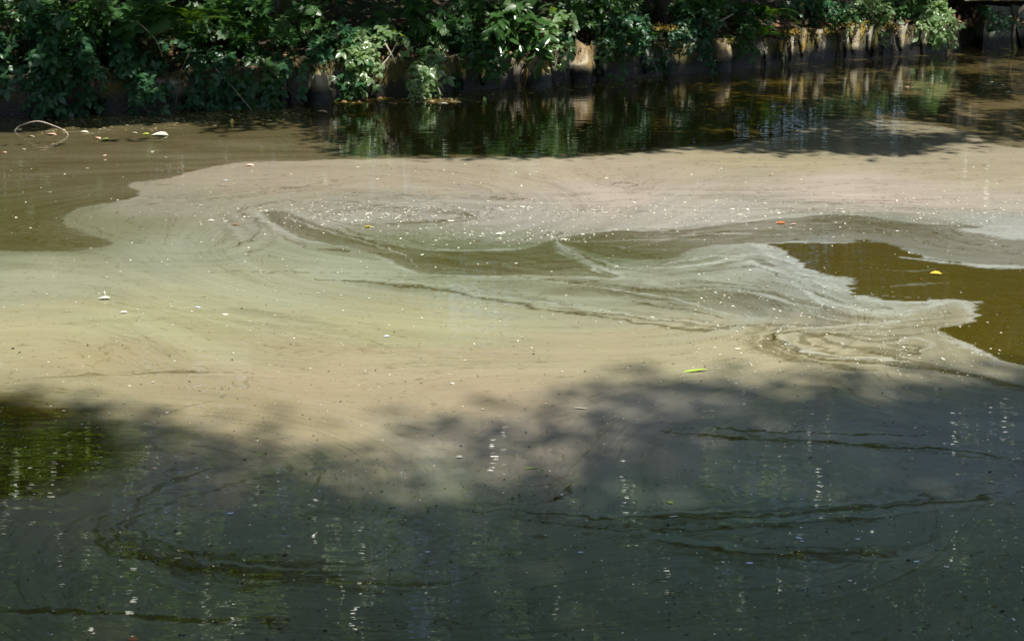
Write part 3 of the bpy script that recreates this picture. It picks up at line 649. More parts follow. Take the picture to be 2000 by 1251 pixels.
# ------------------------------------------------------------------ retaining wall of weathered slabs
XG = bank_at(1880).x
def bank_points(step=1.05, x0=-9.5, x1=XG):
    out = []; x = x0
    while x < x1:
        y = bank_y(x); out.append(Vector((x, y, 0)))
        d = Vector((.05, bank_y(x + .05) - y, 0)).normalized(); x += d.x * step
    return out
wall = thing('retaining_wall', bank_points()[0], 'low weathered slab wall with lichen and moss holding up the leafy far bank', 'wall')
wb = bank_points(); W0 = Vector(wall.location)
def slab_mesh(w, h, seed):
    r = np.random.default_rng(seed); nx, nz = 12, 9
    xs_ = np.linspace(-w / 2, w / 2, nx); zs_ = np.linspace(-.35, h, nz)
    XX, ZZ = np.meshgrid(xs_, zs_)
    top = h + .035 * fbm(XX * 3 + seed, XX * 0 + seed, seed) + .0
    ZZ = -.35 + (ZZ + .35) * (top + .35) / (h + .35)
    YY = -.02 - .035 * fbm(XX * 5 + seed * 3.1, ZZ * 5, seed, 4) + .02 * (np.abs(XX) / (w / 2)) ** 10 + .03 * (ZZ / h > .9)
    back = np.stack([XX, XX * 0 + .13, ZZ], -1); front = np.stack([XX, YY, ZZ], -1)
    V = np.concatenate([front.reshape(-1, 3), back.reshape(-1, 3)]); n = nx * nz
    i = np.arange(n).reshape(nz, nx)
    f = [np.stack([i[:-1, :-1], i[:-1, 1:], i[1:, 1:], i[1:, :-1]], -1).reshape(-1, 4), np.stack([i[:-1, :-1], i[1:, :-1], i[1:, 1:], i[:-1, 1:]], -1).reshape(-1, 4) + n]
    def strip(a): return np.stack([a[:-1], a[1:], a[1:] + n, a[:-1] + n], -1)
    f += [strip(i[-1, ::-1])[:, ::-1] * 1, strip(i[:, 0]), strip(i[::-1, -1])]
    return mesh_np('slab', V, f, 'slab', False)
for k in range(len(wb) - 1):
    a, b = wb[k], wb[k + 1]; d = b - a
    me = slab_mesh(d.length - .022, WALL_H + random.uniform(-.03, .03), k + 3)
    o = link('slab', me, wall, (a + b) / 2 - W0 + Vector((0, random.uniform(-.02, .03), 0)))
    o.rotation_euler = (R(random.uniform(-4, 2)), R(random.uniform(-1, 1)), math.atan2(d.y, d.x) + R(random.uniform(-2, 2)))

M['lime'] = wall_mat('sunlit_lime_and_lichen', (.34, .30, .20), (.62, .58, .48), (.40, .27, .05), (.66, .62, .50))  # pale stains with the wall's sun patches put into their colour
def sunlit_stain(u, v0, v1, wpx, seed):
    top, bot = at(u, v0, -.0), at(u, v1, -.0); s = top.y / FPX / cp; r = np.random.default_rng(seed)
    n, k = 12, 5; V = []
    for i in range(n):
        t = i / (n - 1); z = top.z + (max(.02, bot.z) - top.z) * t
        hw = wpx * s * .5 * (1 - .62 * t ** 1.6) * (1 + .5 * float(perlin(np.array([t * 4 + seed]), np.array([.3]), 4)[0])); cx = .05 * wpx * s * math.sin(4 * t + seed)
        for j in range(k):
            a = j / (k - 1) * 2 - 1; x = top.x + cx + a * hw + r.normal(0, .004)
            V.append((x - W0.x, bank_y(x) - .062 - .05 * (1 - a * a) ** .5 + .02 * t + r.normal(0, .004) - W0.y, z - W0.z + (r.normal(0, .02) if i in (0, n - 1) else 0)))
    F = np.array([(i * k + j, (i + 1) * k + j, (i + 1) * k + j + 1, i * k + j + 1) for i in range(n - 1) for j in range(k - 1)])
    link('sunlit_lime_stain', mesh_np('sunlit_lime_stain', np.array(V), [F], 'lime', True), wall)
for q_ in [(1672, 44, 100, 30), (1698, 50, 96, 12), (1762, 46, 98, 16), (1568, 58, 108, 15), (1545, 70, 116, 8), (1524, 76, 118, 9), (1494, 92, 124, 8), (1805, 55, 106, 20), (1598, 56, 92, 14), (1652, 62, 112, 7), (1705, 85, 112, 6), (1722, 88, 110, 6), (1180, 108, 150, 14), (1262, 96, 140, 12), (1300, 92, 136, 14), (945, 130, 168, 12), (905, 132, 170, 9)]:
    sunlit_stain(*q_, int(q_[0]))
def pile(u, v, w_px, h_px, label):
    p = ground(u, v); s = p.y / FPX / cp
    h, r0 = h_px * s * 1.03, w_px * s / 2
    mb = MB(); n = 14; rr = np.random.default_rng(int(u)); rings = []
    zs_ = np.linspace(-.25, h, 12)
    base = 0
    for j, z in enumerate(zs_):
        t = max(0, z / h); r_ = r0 * (1.30 - .50 * t ** 1.4 + .10 * math.sin(7 * t + u))
        for q in range(n):
            w = 2 * math.pi * q / n; rad = r_ * (1 + .55 * float(perlin(np.array([math.cos(w) * 1.5 + u]), np.array([math.sin(w) * 1.5 + z * 5]), 5)[0]))
            z_ = z if j < 8 else z - (j - 7) / 4 * h * .34 * (.5 + .5 * math.sin(w * 2 + u) + .4 * math.sin(w * 5 + u * 2))
            mb.v.append(Vector((p.x + rad * math.cos(w) + .05 * t * r0, p.y + .05 + rad * .8 * math.sin(w), z_)))
    for j in range(11):
        for q in range(n):
            mb.f.append((j * n + q, j * n + (q + 1) % n, (j + 1) * n + (q + 1) % n, (j + 1) * n + q))
    mb.f.append(tuple(11 * n + q for q in range(n)))
    mb.build('timber_pile', 'pile', None, origin=(p.x, p.y, 0), label=label, cat='pile', group='weathered piles along the far bank')
pile(623, 204, 34, 58, 'weathered pile with yellow moss at the waterline left of the sunlit bramble')
pile(1050, 170, 48, 70, 'sunlit tan pile under the glossy laurel, beside yellow stems')
pile(1136, 161, 44, 70, 'sunlit reddish topped pile just right of the hanging bramble curtain')
pile(550, 207, 16, 60, 'thin pale split pile standing in the dark gap below brambles')
pile(1410, 140, 30, 56, 'grey lichen spotted pile below the orange moss clump')

# moss tufts hanging over the slab tops, leaf litter behind them
def moss(u, v, wpx, label):
    p = at(u, v, .0); s = p.y / FPX; w = wpx * s
    n = 170; pos = np.column_stack([rng.normal(0, w * .38, n), rng.uniform(-.06, .06, n), rng.normal(0, .02, n)])
    N = np.column_stack([rng.normal(0, .5, n), -np.ones(n) * .6 + rng.normal(0, .4, n), np.ones(n) * .6])
    Dv = np.column_stack([rng.normal(0, .5, n), -.3 + rng.normal(0, .5, n), -.4 + rng.normal(0, .6, n)])
    o = bulk_obj('moss_clump', [('diamond', pos, frames(N, Dv), rng.uniform(.015, .05, n))], 'moss', None, loc=(p.x, p.y - .04, p.z), label=label, cat='moss', group='moss clumps on the wall top', kind='stuff')
moss(1670, 47, 34, 'bright orange moss clump at the top of the pale sunlit slab')
moss(1600, 60, 44, 'brownish orange moss fringe on the slab top left of the pale slab')
moss(1290, 52, 34, 'ochre moss patch at the foot of the grey trunk')
moss(1420, 80, 24, 'orange moss tuft above the lichen spotted pile')
moss(1545, 62, 30, 'dull ochre moss fringe above twin drip stains beside the ferns')
moss(1735, 50, 22, 'small yellow green moss tuft on the slab joint')

n = 5200   # drooping moss, roots and small leaves along the wall top: nobody could count them
px = rng.uniform(-9, XG_, n); cl = fbm(px * 1.3, px * 0 + 3, 5, 3)
pos = np.array([(x, bank_y(x) - .05 + rng.uniform(-.03, .10), WALL_H + .03 - abs(rng.normal(0, .02 + .09 * max(0, c + .25)))) for x, c in zip(px, cl)])
bulk_obj('wall_top_fringe', [('blade', pos[::2], frames(np.column_stack([rng.normal(0, .4, n // 2), -np.ones(n // 2), np.ones(n // 2) * .3]), np.column_stack([rng.normal(0, .5, n // 2), rng.normal(-.4, .2, n // 2), -np.ones(n // 2)])), rng.uniform(.04, .13, n // 2)),
    ('oval', pos[1::2], frames(np.column_stack([rng.normal(0, .4, n // 2), -np.ones(n // 2), np.ones(n // 2) * .6]), np.column_stack([rng.normal(0, .6, n // 2), rng.normal(-.4, .3, n // 2), rng.normal(-.6, .5, n // 2)])), rng.uniform(.02, .05, n // 2))], 'seedling_moss', None,
         label='ragged fringe of moss, roots and tiny leaves drooping over the wall top', cat='moss', kind='stuff')
n = 2600   # litter on the bank top: nobody could count it
px = rng.uniform(-7, 9, n); tt = rng.gamma(1.3, .55, n)
pos = np.array([(x, bank_y(x) + t, slope_z(t * .9) + .02) for x, t in zip(px, tt)])
bulk_obj('leaf_litter', [('oval', pos, frames(np.column_stack([rng.normal(0, .5, n), rng.normal(-.3, .5, n), np.ones(n)]), rng.normal(0, 1, (n, 3))), rng.uniform(.04, .09, n))], 'dead', None,
         label='brown fallen leaves lying along the top of the bank', cat='leaf litter', kind='stuff')

# ------------------------------------------------------------------ culvert on the right
def culvert():
    root = bank_at(1950); o_ = Vector((root.x, root.y + .15, 0))
    t = thing('concrete_culvert', o_, 'pale concrete culvert wall in deep shade under a dark deck at the pond corner', 'culvert')
    def P(u, v, b): return at(u, v, b) - o_
    def prism(name, pts, dep, m, par=None):
        k = len(pts); V = [tuple(p) for p in pts] + [tuple(p + Vector((0, dep, 0))) for p in pts]
        F = [tuple(range(k)), tuple(range(2 * k - 1, k - 1, -1))] + [(i, i + k, (i + 1) % k + k, (i + 1) % k) for i in range(k)]
        me = bpy.data.meshes.new(name); me.from_pydata(V, [], F); me.update(); me.materials.append(M[m]); return link(name, me, par or t)
    prism('abutment', [P(1917, 112, .35), P(1992, 112, .35), P(1976, 14, .35), P(1926, 10, .35)], .5, 'concrete')
    prism('wing_wall', [P(1988, 60, .30), P(2003, 112, .30), P(2060, 112, .1), P(2060, -20, .1), P(1996, 14, .22), P(1976, 8, .30)], .25, 'concrete')
    prism('deck', [P(1884, 2, .1), P(2400, 4, .1), P(2400, -60, .1), P(1884, -60, .1)], 2.4, 'slab')
    prism('side_wall', [P(1868, 118, 1.2), P(1930, 118, 1.2), P(1930, -40, 1.2), P(1868, -40, 1.2)], .3, 'bark')
    prism('back_wall', [P(1925, 125, 1.3), P(2500, 125, 1.3), P(2500, -40, 1.3), P(1925, -40, 1.3)], .3, 'bark')
    mb = MB(); pts = []
    for k in range(13):
        a = R(90 + 15 * k); pts.append(P(2010 + 32 * math.cos(a), 72 + 62 * math.sin(a) * -1, .02))
    mb.tube(pts, [.035] * len(pts), 8); mb.build('arch_ring', 'bark', t)
culvert()

# ------------------------------------------------------------------ plants of the far bank
LIT = []   # places where the sun comes through, (world point, radius)
for u, v, b, r_ in [(700, 95, .0, .28), (715, 135, -.1, .30), (705, 165, -.1, .2), (760, 78, .1, .13), (620, 165, 0, .10), (550, 180, 0, .07), (830, 150, -.2, .14), (860, 195, -.6, .22), (700, 195, -.3, .14), (1005, 50, -.1, .30), (1040, 70, -.1, .26), (1095, 60, -.1, .2), (700, 120, -.25, .3), (1240, 80, -.1, .16),
                    (1050, 130, 0, .26), (1075, 70, 0, .22), (1090, 110, -.1, .12), (1135, 125, 0, .20), (1240, 45, .1, .12), (1225, 75, 0, .10), (1330, 85, -.1, .12), (1410, 105, 0, .12), (1500, 40, .4, .16), (1490, 95, 0, .1), (1545, 110, 0, .07), (1568, 84, -.08, .13), (1674, 72, -.08, .22), (1762, 70, -.08, .15), (1545, 90, -.08, .07), (1262, 118, -.08, .07), (1600, 72, -.08, .09), (1720, 98, -.08, .06), (945, 150, -.08, .05),
                    (1805, 82, -.08, .18), (1835, 45, .1, .28), (1870, 20, .1, .2), (1750, 40, .3, .18), (1620, 40, .5, .12), (280, 190, -.2, .10), (10, 95, 0, .12), (205, 60, .4, .12), (330, 40, .3, .12), (640, 50, .3, .1), (960, 35, .2, .12), (560, 70, .3, .1), (30, 262, -1.4, .3), (120, 262, -1.3, .35), (250, 264, -1.3, .35), (330, 262, -1.2, .3), (1985, 55, .1, .06), (1870, 103, -.3, .08)]:
    p = at(u, v, b); LIT.append((p, r_))
def plant(name, u, v, ru, rv, back, kinds, m, label, cat, n_obj=70, n_fill=160, size=.12, stems=7, root_back=.6, hang=.5, group=None, up=.55, mfill=None, root_u=None):
    """u,v: middle of the foliage in the photograph's plane at BACK metres behind the waterline; ru, rv: half extents"""
    c = at(u, v, back); s = (c.y) / FPX / cp
    RU, RV = ru * s, rv * s
    rt = at(root_u if root_u is not None else u, v, back + root_back); rt.z = terrain_z(rt.x, rt.y) - .02
    t = thing(name, rt, label, cat, group)
    r = np.random.default_rng(int(abs(u) * 7 + v)); RY = min(.5, .45 * (RU + RV) / 2 + .1)
    # stems reach from the root into the foliage and hang over
    tips = []
    mbs = []
    for k in range(stems):
        tip = c + Vector((r.uniform(-.95, .95) * RU, -RY * r.uniform(.2, 1.), -RV * r.uniform(-.6, .98)))
        mid = (rt + tip) / 2 + Vector((0, -.1, max(.12, RV * .7 + .15)))
        pts = [];
        for j in range(11):
            q = j / 10; pts.append(rt * (1 - q) ** 2 + mid * 2 * q * (1 - q) + tip * q * q + Vector((.02 * math.sin(9 * q + k), 0, 0)))
        for p in pts:
            if p.z < .04: p.z = .04
        tips.append(pts)
        mb = MB(); mb.tube([p - rt for p in pts], [.007 * (1 - .07 * j) for j in range(11)], 4); mbs.append(mb)
    for mb in mbs: mb.build('stem', 'stem', t)
    pos, nor, dr = [], [], []
    for pts in tips:
        for j in range(3, 11):
            for _ in range(2):
                p = pts[j] + Vector(r.normal(0, .03, 3)); tan = (pts[j] - pts[j - 1]).normalized()
                side = Vector((r.choice([-1, 1]), -.4, 0)); pos.append(p); dr.append(tan * .7 + side * .8 + Vector((0, 0, -.2 * hang)) + Vector(r.normal(0, .25, 3)))
                nor.append(Vector((0, -.55, up + .2)) + Vector(r.normal(0, .3, 3)))
    for _ in range(n_fill):
        d = Vector(r.normal(0, 1, 3)); d.normalize(); rad = r.uniform(.25, 1.0) ** .45
        q = Vector((d.x * RU, d.y * RY, d.z * RV)) * rad
        # ragged outline
        q *= .82 + .45 * float(perlin(np.array([d.x * 2.2 + u]), np.array([d.z * 2.2 + v]), 3)[0]) + .1
        p = c + q
        if p.z < .05 or perlin(np.array([p.x * 2.8]), np.array([p.z * 3.6]), 15)[0] < -.04: continue
        pos.append(p); out = Vector((d.x, d.y - .3, d.z * .5))
        dr.append(out * .7 + Vector((0, -.25, -.75 * hang)) + Vector(r.normal(0, .4, 3))); nor.append(out * .4 + Vector((0, -.45, up)) + Vector(r.normal(0, .35, 3)))
    pos, nor, dr = [np.array([tuple(x) for x in y]) for y in (pos, nor, dr)]
    order = np.argsort(pos[:, 1]); pos, nor, dr = pos[order], nor[order], dr[order]
    rot = frames(nor, dr); sc = r.uniform(.62, 1.2, len(pos)) * size * 1.3
    kid = r.integers(0, len(kinds), len(pos))
    k = 0; chosen = np.zeros(len(pos), bool)
    for i in range(len(pos)):
        U_, V_ = uv_of(*pos[i])
        if k < n_obj and -20 < U_ < 2020 and -10 < V_: chosen[i] = True; k += 1
    for i in np.nonzero(chosen)[0]:
        o = link('leaf', leaf_mesh(kinds[kid[i]], m), t)
        o.matrix_local = Matrix.Translation(Vector(pos[i]) - rt) @ Matrix(rot[i].tolist()).to_4x4() @ Matrix.Scale(float(sc[i]), 4)
    rest = ~chosen
    if rest.any():
        sets = [(kd, pos[rest & (kid == j)] - np.array(rt), rot[rest & (kid == j)], sc[rest & (kid == j)]) for j, kd in enumerate(kinds)]
        bulk_obj('foliage', sets, mfill or m, t, kind='stuff')
    return t
BR = ['bramble3', 'bramble5']
plant('bramble_bush', 45, 90, 90, 90, .1, BR, 'bramble', 'dense dark bramble at the leftmost end of the bank', 'bramble', 90, 260, .135, 8)
plant('bramble_bush', 80, 190, 50, 45, -.15, BR, 'bramble', 'bramble spray trailing to the water behind the arched twig', 'bramble', 45, 40, .12, 5)
plant('bramble_bush', 150, 150, 62, 75, -.05, BR, 'bramble', 'full green bramble mound hanging low just right of the arched twig', 'bramble', 100, 170, .125, 8)
plant('hazel_shrub', 130, 30, 120, 50, .5, ['oval', 'spray2'], 'mid', 'shaded shrub with small leaves above the leftmost brambles', 'shrub', 60, 300, .13, 6)
plant('sycamore_sapling', 268, 34, 62, 38, .15, ['maple'], 'sycamore', 'sycamore sapling holding broad pale green lobed leaves', 'sapling', 22, 12, .20, 4)
plant('bramble_bush', 275, 160, 48, 60, -.12, BR, 'bramble', 'bramble with a pale lit leaf cluster near its dangling tip', 'bramble', 70, 90, .12, 6)
plant('ivy_bush', 215, 85, 70, 60, .45, ['ivy', 'oval'], 'bramble', 'dark ivy clump behind the bramble mound under the sycamore sapling', 'ivy', 60, 220, .10, 4)
plant('elder_shrub', 440, 45, 90, 55, .55, ['spray2', 'maple'], 'mid', 'dark leafy shrub behind the arching fern', 'shrub', 60, 240, .14, 6)
plant('bramble_bush', 440, 175, 55, 42, .0, BR, 'bramble', 'dim bramble low over the dark undercut right of the fern', 'bramble', 60, 70, .13, 6)
plant('ivy_bush', 350, 130, 75, 40, .35, ['ivy'], 'bramble', 'shaded ivy below the fern fronds', 'ivy', 50, 160, .08, 4)
plant('round_leaf_seedling', 572, 68, 18, 22, .0, ['oval'], 'sycamore', 'small seedling with a few rounded bright leaves on the brown bank', 'seedling', 12, 4, .075, 2, .3)
plant('bramble_bush', 545, 165, 40, 40, -.18, BR, 'bramble', 'thin bluish bramble shoot dangling by the thin split pile', 'bramble', 26, 6, .13, 3)
plant('holly_shrub', 620, 50, 90, 60, .45, ['oval', 'spray'], 'mid', 'dark dense shrub behind the mossy yellow pile', 'shrub', 80, 330, .10, 6)
plant('bramble_bush', 655, 115, 60, 60, .15, BR, 'bramble', 'shaded bramble above the mossy yellow pile', 'bramble', 80, 180, .115, 6)
plant('bramble_bush', 708, 130, 34, 62, -.12, BR, 'sunlit_leaf', 'brilliantly sunlit bramble hanging just above the drifted leaves', 'bramble', 95, 90, .105, 6)
plant('bramble_bush', 770, 85, 38, 32, .0, ['oval', 'bramble3'], 'sunlit_leaf', 'sparse bramble with pale leaves around crossed bare twigs', 'bramble', 40, 16, .075, 5)
plant('hawthorn_shrub', 820, 45, 100, 50, .6, ['spray', 'oval'], 'mid', 'dark shrub above and behind the crossed bare twigs', 'shrub', 60, 330, .12, 7)
plant('bramble_bush', 833, 150, 34, 22, -.18, BR, 'sunlit_leaf', 'short bramble sprig reaching out from the wall over the drift of leaves', 'bramble', 40, 26, .12, 4)
plant('bramble_bush', 822, 185, 20, 12, -.45, BR, 'sunlit_leaf', 'low green tuft touching the water amid the drifted leaves', 'bramble', 20, 10, .075, 3, .4)
plant('ivy_bush', 895, 105, 70, 45, .3, ['ivy', 'bramble3'], 'bramble', 'gloomy ivy over the wall between the sprig and the laurel', 'ivy', 60, 200, .085, 5)
plant('hazel_shrub', 945, 40, 70, 50, .4, ['spray2', 'oval'], 'mid', 'mid green shrub left of the glossy laurel', 'shrub', 70, 260, .12, 6)
plant('laurel_bush', 1015, 62, 48, 62, -.02, ['laurel'], 'glossy', 'glossy laurel with long bright shining leaves', 'laurel', 120, 110, .17, 7)
plant('bramble_bush', 1088, 85, 34, 70, -.15, ['bramble3', 'oval'], 'sunlit_leaf', 'sunlit bramble curtain hanging between the two tan piles', 'bramble', 110, 80, .095, 7)
plant('hazel_shrub', 1130, 25, 70, 40, .45, ['spray2', 'bramble3'], 'mid', 'soft shaded shrub behind the bramble curtain', 'shrub', 60, 260, .12, 5)
plant('bramble_bush', 1225, 75, 55, 55, .0, BR, 'bramble', 'rounded bramble over the wall with white glinting leaves and rusty tips', 'bramble', 100, 200, .10, 6)
plant('elder_shrub', 1190, 20, 60, 32, .5, ['oval', 'spray'], 'mid', 'low dark shrub left of the grey trunk', 'shrub', 50, 180, .12, 5)
plant('bramble_bush', 1318, 92, 26, 42, -.15, ['bramble3'], 'bramble', 'slender bramble shoot arching down to the water right of the thin dry cane', 'bramble', 50, 18, .085, 4)
plant('bramble_bush', 1355, 60, 42, 48, .1, BR, 'bramble', 'bluish green bramble hanging left of the lichen spotted pile', 'bramble', 80, 120, .10, 6)
plant('hazel_shrub', 1345, 15, 70, 28, .5, ['spray2', 'oval'], 'mid', 'dark shrub right of the grey trunk', 'shrub', 50, 180, .12, 5)
plant('ivy_bush', 1450, 40, 60, 30, .6, ['ivy', 'oval'], 'bramble', 'flat ivy carpet on the bank left of the sunlit ferns', 'ivy', 50, 200, .08, 4)
plant('ivy_bush', 1600, 22, 90, 24, .7, ['ivy', 'spray'], 'bramble', 'ivy carpet along the bank above the ochre streaked slabs', 'ivy', 60, 330, .09, 4)
plant('hazel_shrub', 1690, 18, 50, 28, .3, ['oval', 'spray2'], 'sunlit_leaf', 'light green shrub directly above the orange moss', 'shrub', 60, 140, .10, 5)
plant('hazel_shrub', 1780, 10, 60, 28, .5, ['oval', 'spray2'], 'mid', 'dark shrub on the bank above the white stained slab', 'shrub', 50, 160, .11, 5)
plant('bramble_bush', 1838, 48, 38, 40, -.15, ['bramble3', 'oval'], 'sunlit_leaf', 'sunlit bramble spilling over the end of the wall beside the dark gap', 'bramble', 120, 100, .10, 7)
plant('bramble_bush', 1955, 48, 32, 18, -.1, ['bramble3'], 'bramble', 'dark leafy shoot in front of the concrete culvert', 'bramble', 36, 24, .09, 4, .5, .5, None, .55, None, 1900)
plant('bramble_bush', 505, 178, 60, 40, -.05, BR, 'mid', 'low bramble trailing across the undercut left of the thin split pile', 'bramble', 60, 70, .11, 6)
plant('ivy_bush', 360, 180, 60, 34, -.02, ['ivy', 'bramble3'], 'bramble', 'ivy hanging over the wall beneath the large arching fern', 'ivy', 50, 90, .085, 5)
plant('ivy_bush', 925, 135, 60, 26, -.04, ['ivy', 'oval'], 'mid', 'ivy curtain draping the wall left of the laurel', 'ivy', 60, 110, .075, 5)
plant('bramble_bush', 690, 165, 26, 34, .0, BR, 'mid', 'dark bramble between the mossy yellow pile and the brilliantly lit one', 'bramble', 40, 50, .10, 4)
plant('bramble_bush', 1190, 118, 34, 34, -.05, BR, 'mid', 'bramble veiling the wall right of the sunlit reddish pile', 'bramble', 50, 50, .095, 5)
plant('ivy_bush', 1275, 115, 30, 26, -.04, ['ivy', 'oval'], 'bramble', 'small ivy drape behind the leaning dry cane', 'ivy', 40, 50, .07, 4)
plant('bramble_bush', 1370, 108, 22, 26, -.06, ['bramble3'], 'bramble', 'bramble drape touching the left side of the lichen spotted pile', 'bramble', 36, 20, .085, 4)
plant('ivy_bush', 1640, 48, 40, 12, .02, ['ivy', 'oval'], 'mid', 'thin ivy lip on the wall between the orange moss clumps', 'ivy', 30, 50, .06, 3)
plant('bramble_bush', 1800, 62, 30, 26, -.02, ['bramble3', 'oval'], 'sunlit_leaf', 'bramble falling over the ochre stained slab near the wall end', 'bramble', 50, 40, .085, 5)
plant('bramble_bush', 1455, 84, 34, 30, -.03, ['bramble3', 'oval'], 'mid', 'bramble drooping between the lichen spotted pile and the drooping fern', 'bramble', 50, 40, .085, 5)
plant('ivy_bush', 1715, 60, 16, 26, -.03, ['ivy', 'oval'], 'mid', 'narrow ivy strand hanging over the dark slab joint', 'ivy', 24, 20, .06, 3)
plant('ivy_bush', 1110, 100, 24, 40, .06, ['ivy', 'oval'], 'bramble', 'dark ivy filling the gap between the two sunlit piles', 'ivy', 40, 50, .07, 4)
for u_, lab in ((-90, 'bramble continuing along the bank left of the leftmost dense bramble'), (-260, 'bramble mound farther left along the same bank'), (-430, 'last bramble mound of the row toward the left')):
    plant('bramble_bush', u_, 130, 110, 95, .05, BR, 'bramble', lab, 'bramble', 0, 420, .13, 7)
def fern(u, v, back, size, n, label, spread=150):
    rt = at(u, v, back); t = thing('fern', rt, label, 'fern', 'ferns on the far bank'); r = random.Random(int(u))
    for k in range(n):
        a = R(-90 + (k / (n - 1) - .5) * spread + r.uniform(-8, 8)); tilt = r.uniform(.0, .75)
        D_ = Vector((math.cos(a), math.sin(a), tilt)); N_ = Vector((-.3 * math.cos(a), -.3 * math.sin(a), 1))
        q = frames(np.array([tuple(N_)]), np.array([tuple(D_)]))[0]
        o = link('frond', leaf_mesh('frond', 'fern'), t); s = size * r.uniform(.75, 1.1)
        o.matrix_local = Matrix(q.tolist()).to_4x4() @ Matrix.Scale(s, 4)
fern(372, 45, .1, .62, 9, 'large fern with long fronds arching down over the dark bank')
fern(335, 75, .3, .45, 7, 'smaller dull fern tucked left of the large arching fern')
fern(1500, 30, .3, .50, 9, 'yellow green fern catching the sun on the bank top')
fern(1488, 70, .05, .42, 8, 'drooping fern hanging over the wall below the sunlit fern')
fern(1425, 76, .0, .16, 5, 'tiny fern sprouting beside the orange moss tuft')
fern(490, 70, .5, .5, 7, 'fern half hidden in shade right of the leafy shrub')

# dry canes and twigs
def cane(name, pts, r0, m, label, group='dry canes and twigs along the bank'):
    P = [Vector(p) for p in catmull([tuple(q) for q in pts], 5)]
    mb = MB(); k = len(P); mb.tube(P, [r0 * (1 - .5 * i / k) for i in range(k)], 5)
    mb.build(name, m, None, origin=tuple(P[0]), label=label, cat='twig', group=group)
cane('dry_cane', [at(268, 42, -.15), at(302, 75, -.2), at(318, 112, -.18)], .005, 'twig', 'thin hanging vine stem dropping from the pale sycamore leaves')
cane('dry_cane', [at(374, 95, -.1), at(352, 145, -.25), at(343, 208, -.45)], .007, 'stem', 'upright thin dry cane entering the water below the fern')
cane('dry_cane', [at(422, 135, -.1), at(458, 175, -.25), at(492, 216, -.4)], .006, 'twig', 'slanting dry cane sloping to the water right of the fern')
cane('dry_cane', [at(500, 110, -.1), at(550, 160, -.3), at(590, 205, -.7)], .006, 'stem', 'long dark shoot sagging to the water by the thin split pile')
cane('dry_cane', [at(745, 128, -.25), at(762, 108, -.2), at(776, 82, -.1)], .010, 'twig', 'pale bare twig of the crossed pair, leaning right')
cane('dry_cane', [at(752, 85, -.15), at(764, 105, -.25), at(773, 124, -.3)], .010, 'twig', 'pale bare twig of the crossed pair, leaning left')
cane('dry_cane', [at(745, 65, -.05), at(772, 75, -.1), at(790, 130, -.2), at(760, 180, -.3)], .004, 'stem', 'fine looping stem under the shrub by the crossed twigs')
cane('dry_cane', [at(1252, 70, -.1), at(1268, 100, -.2), at(1286, 147, -.25)], .006, 'twig', 'thin dry cane leaning into the water below the rusty tipped bramble')
cane('dry_cane', [at(1405, 42, .3), at(1416, 36, .3), at(1432, 28, .3)], .02, 'twig', 'short mossy branch end on the bank left of the ferns')
cane('dry_cane', [at(1310, 70, .0), at(1330, 60, .0), at(1345, 88, -.05)], .009, 'stem', 'crooked root under the shaded bank right of the ochre moss')
cane('dry_cane', [at(1022, 110, -.1), at(1030, 140, -.15), at(1024, 172, -.15)], .008, 'moss', 'yellow stem standing at the water left of the sunlit tan pile')
cane('dry_cane', [at(1034, 118, -.1), at(1038, 140, -.15), at(1042, 165, -.12)], .007, 'moss', 'second yellow stem close against the sunlit tan pile')
cane('dry_cane', [at(852, 165, -.3), at(858, 176, -.5), at(860, 185, -.6)], .005, 'twig', 'short curved white twig rising from the drifted leaves')
cane('arched_twig', [ground(27, 259, -.01), ground(40, 256, .0) + Vector((0, 0, .05)), ground(75, 262, .0) + Vector((0, 0, .125)), ground(105, 263, .0) + Vector((0, 0, .09)), ground(128, 263, .0) + Vector((0, 0, .035)), ground(134, 266, -.01)], .008, 'twig', 'pale twig arching out of the water in a loop near the left bank', None)

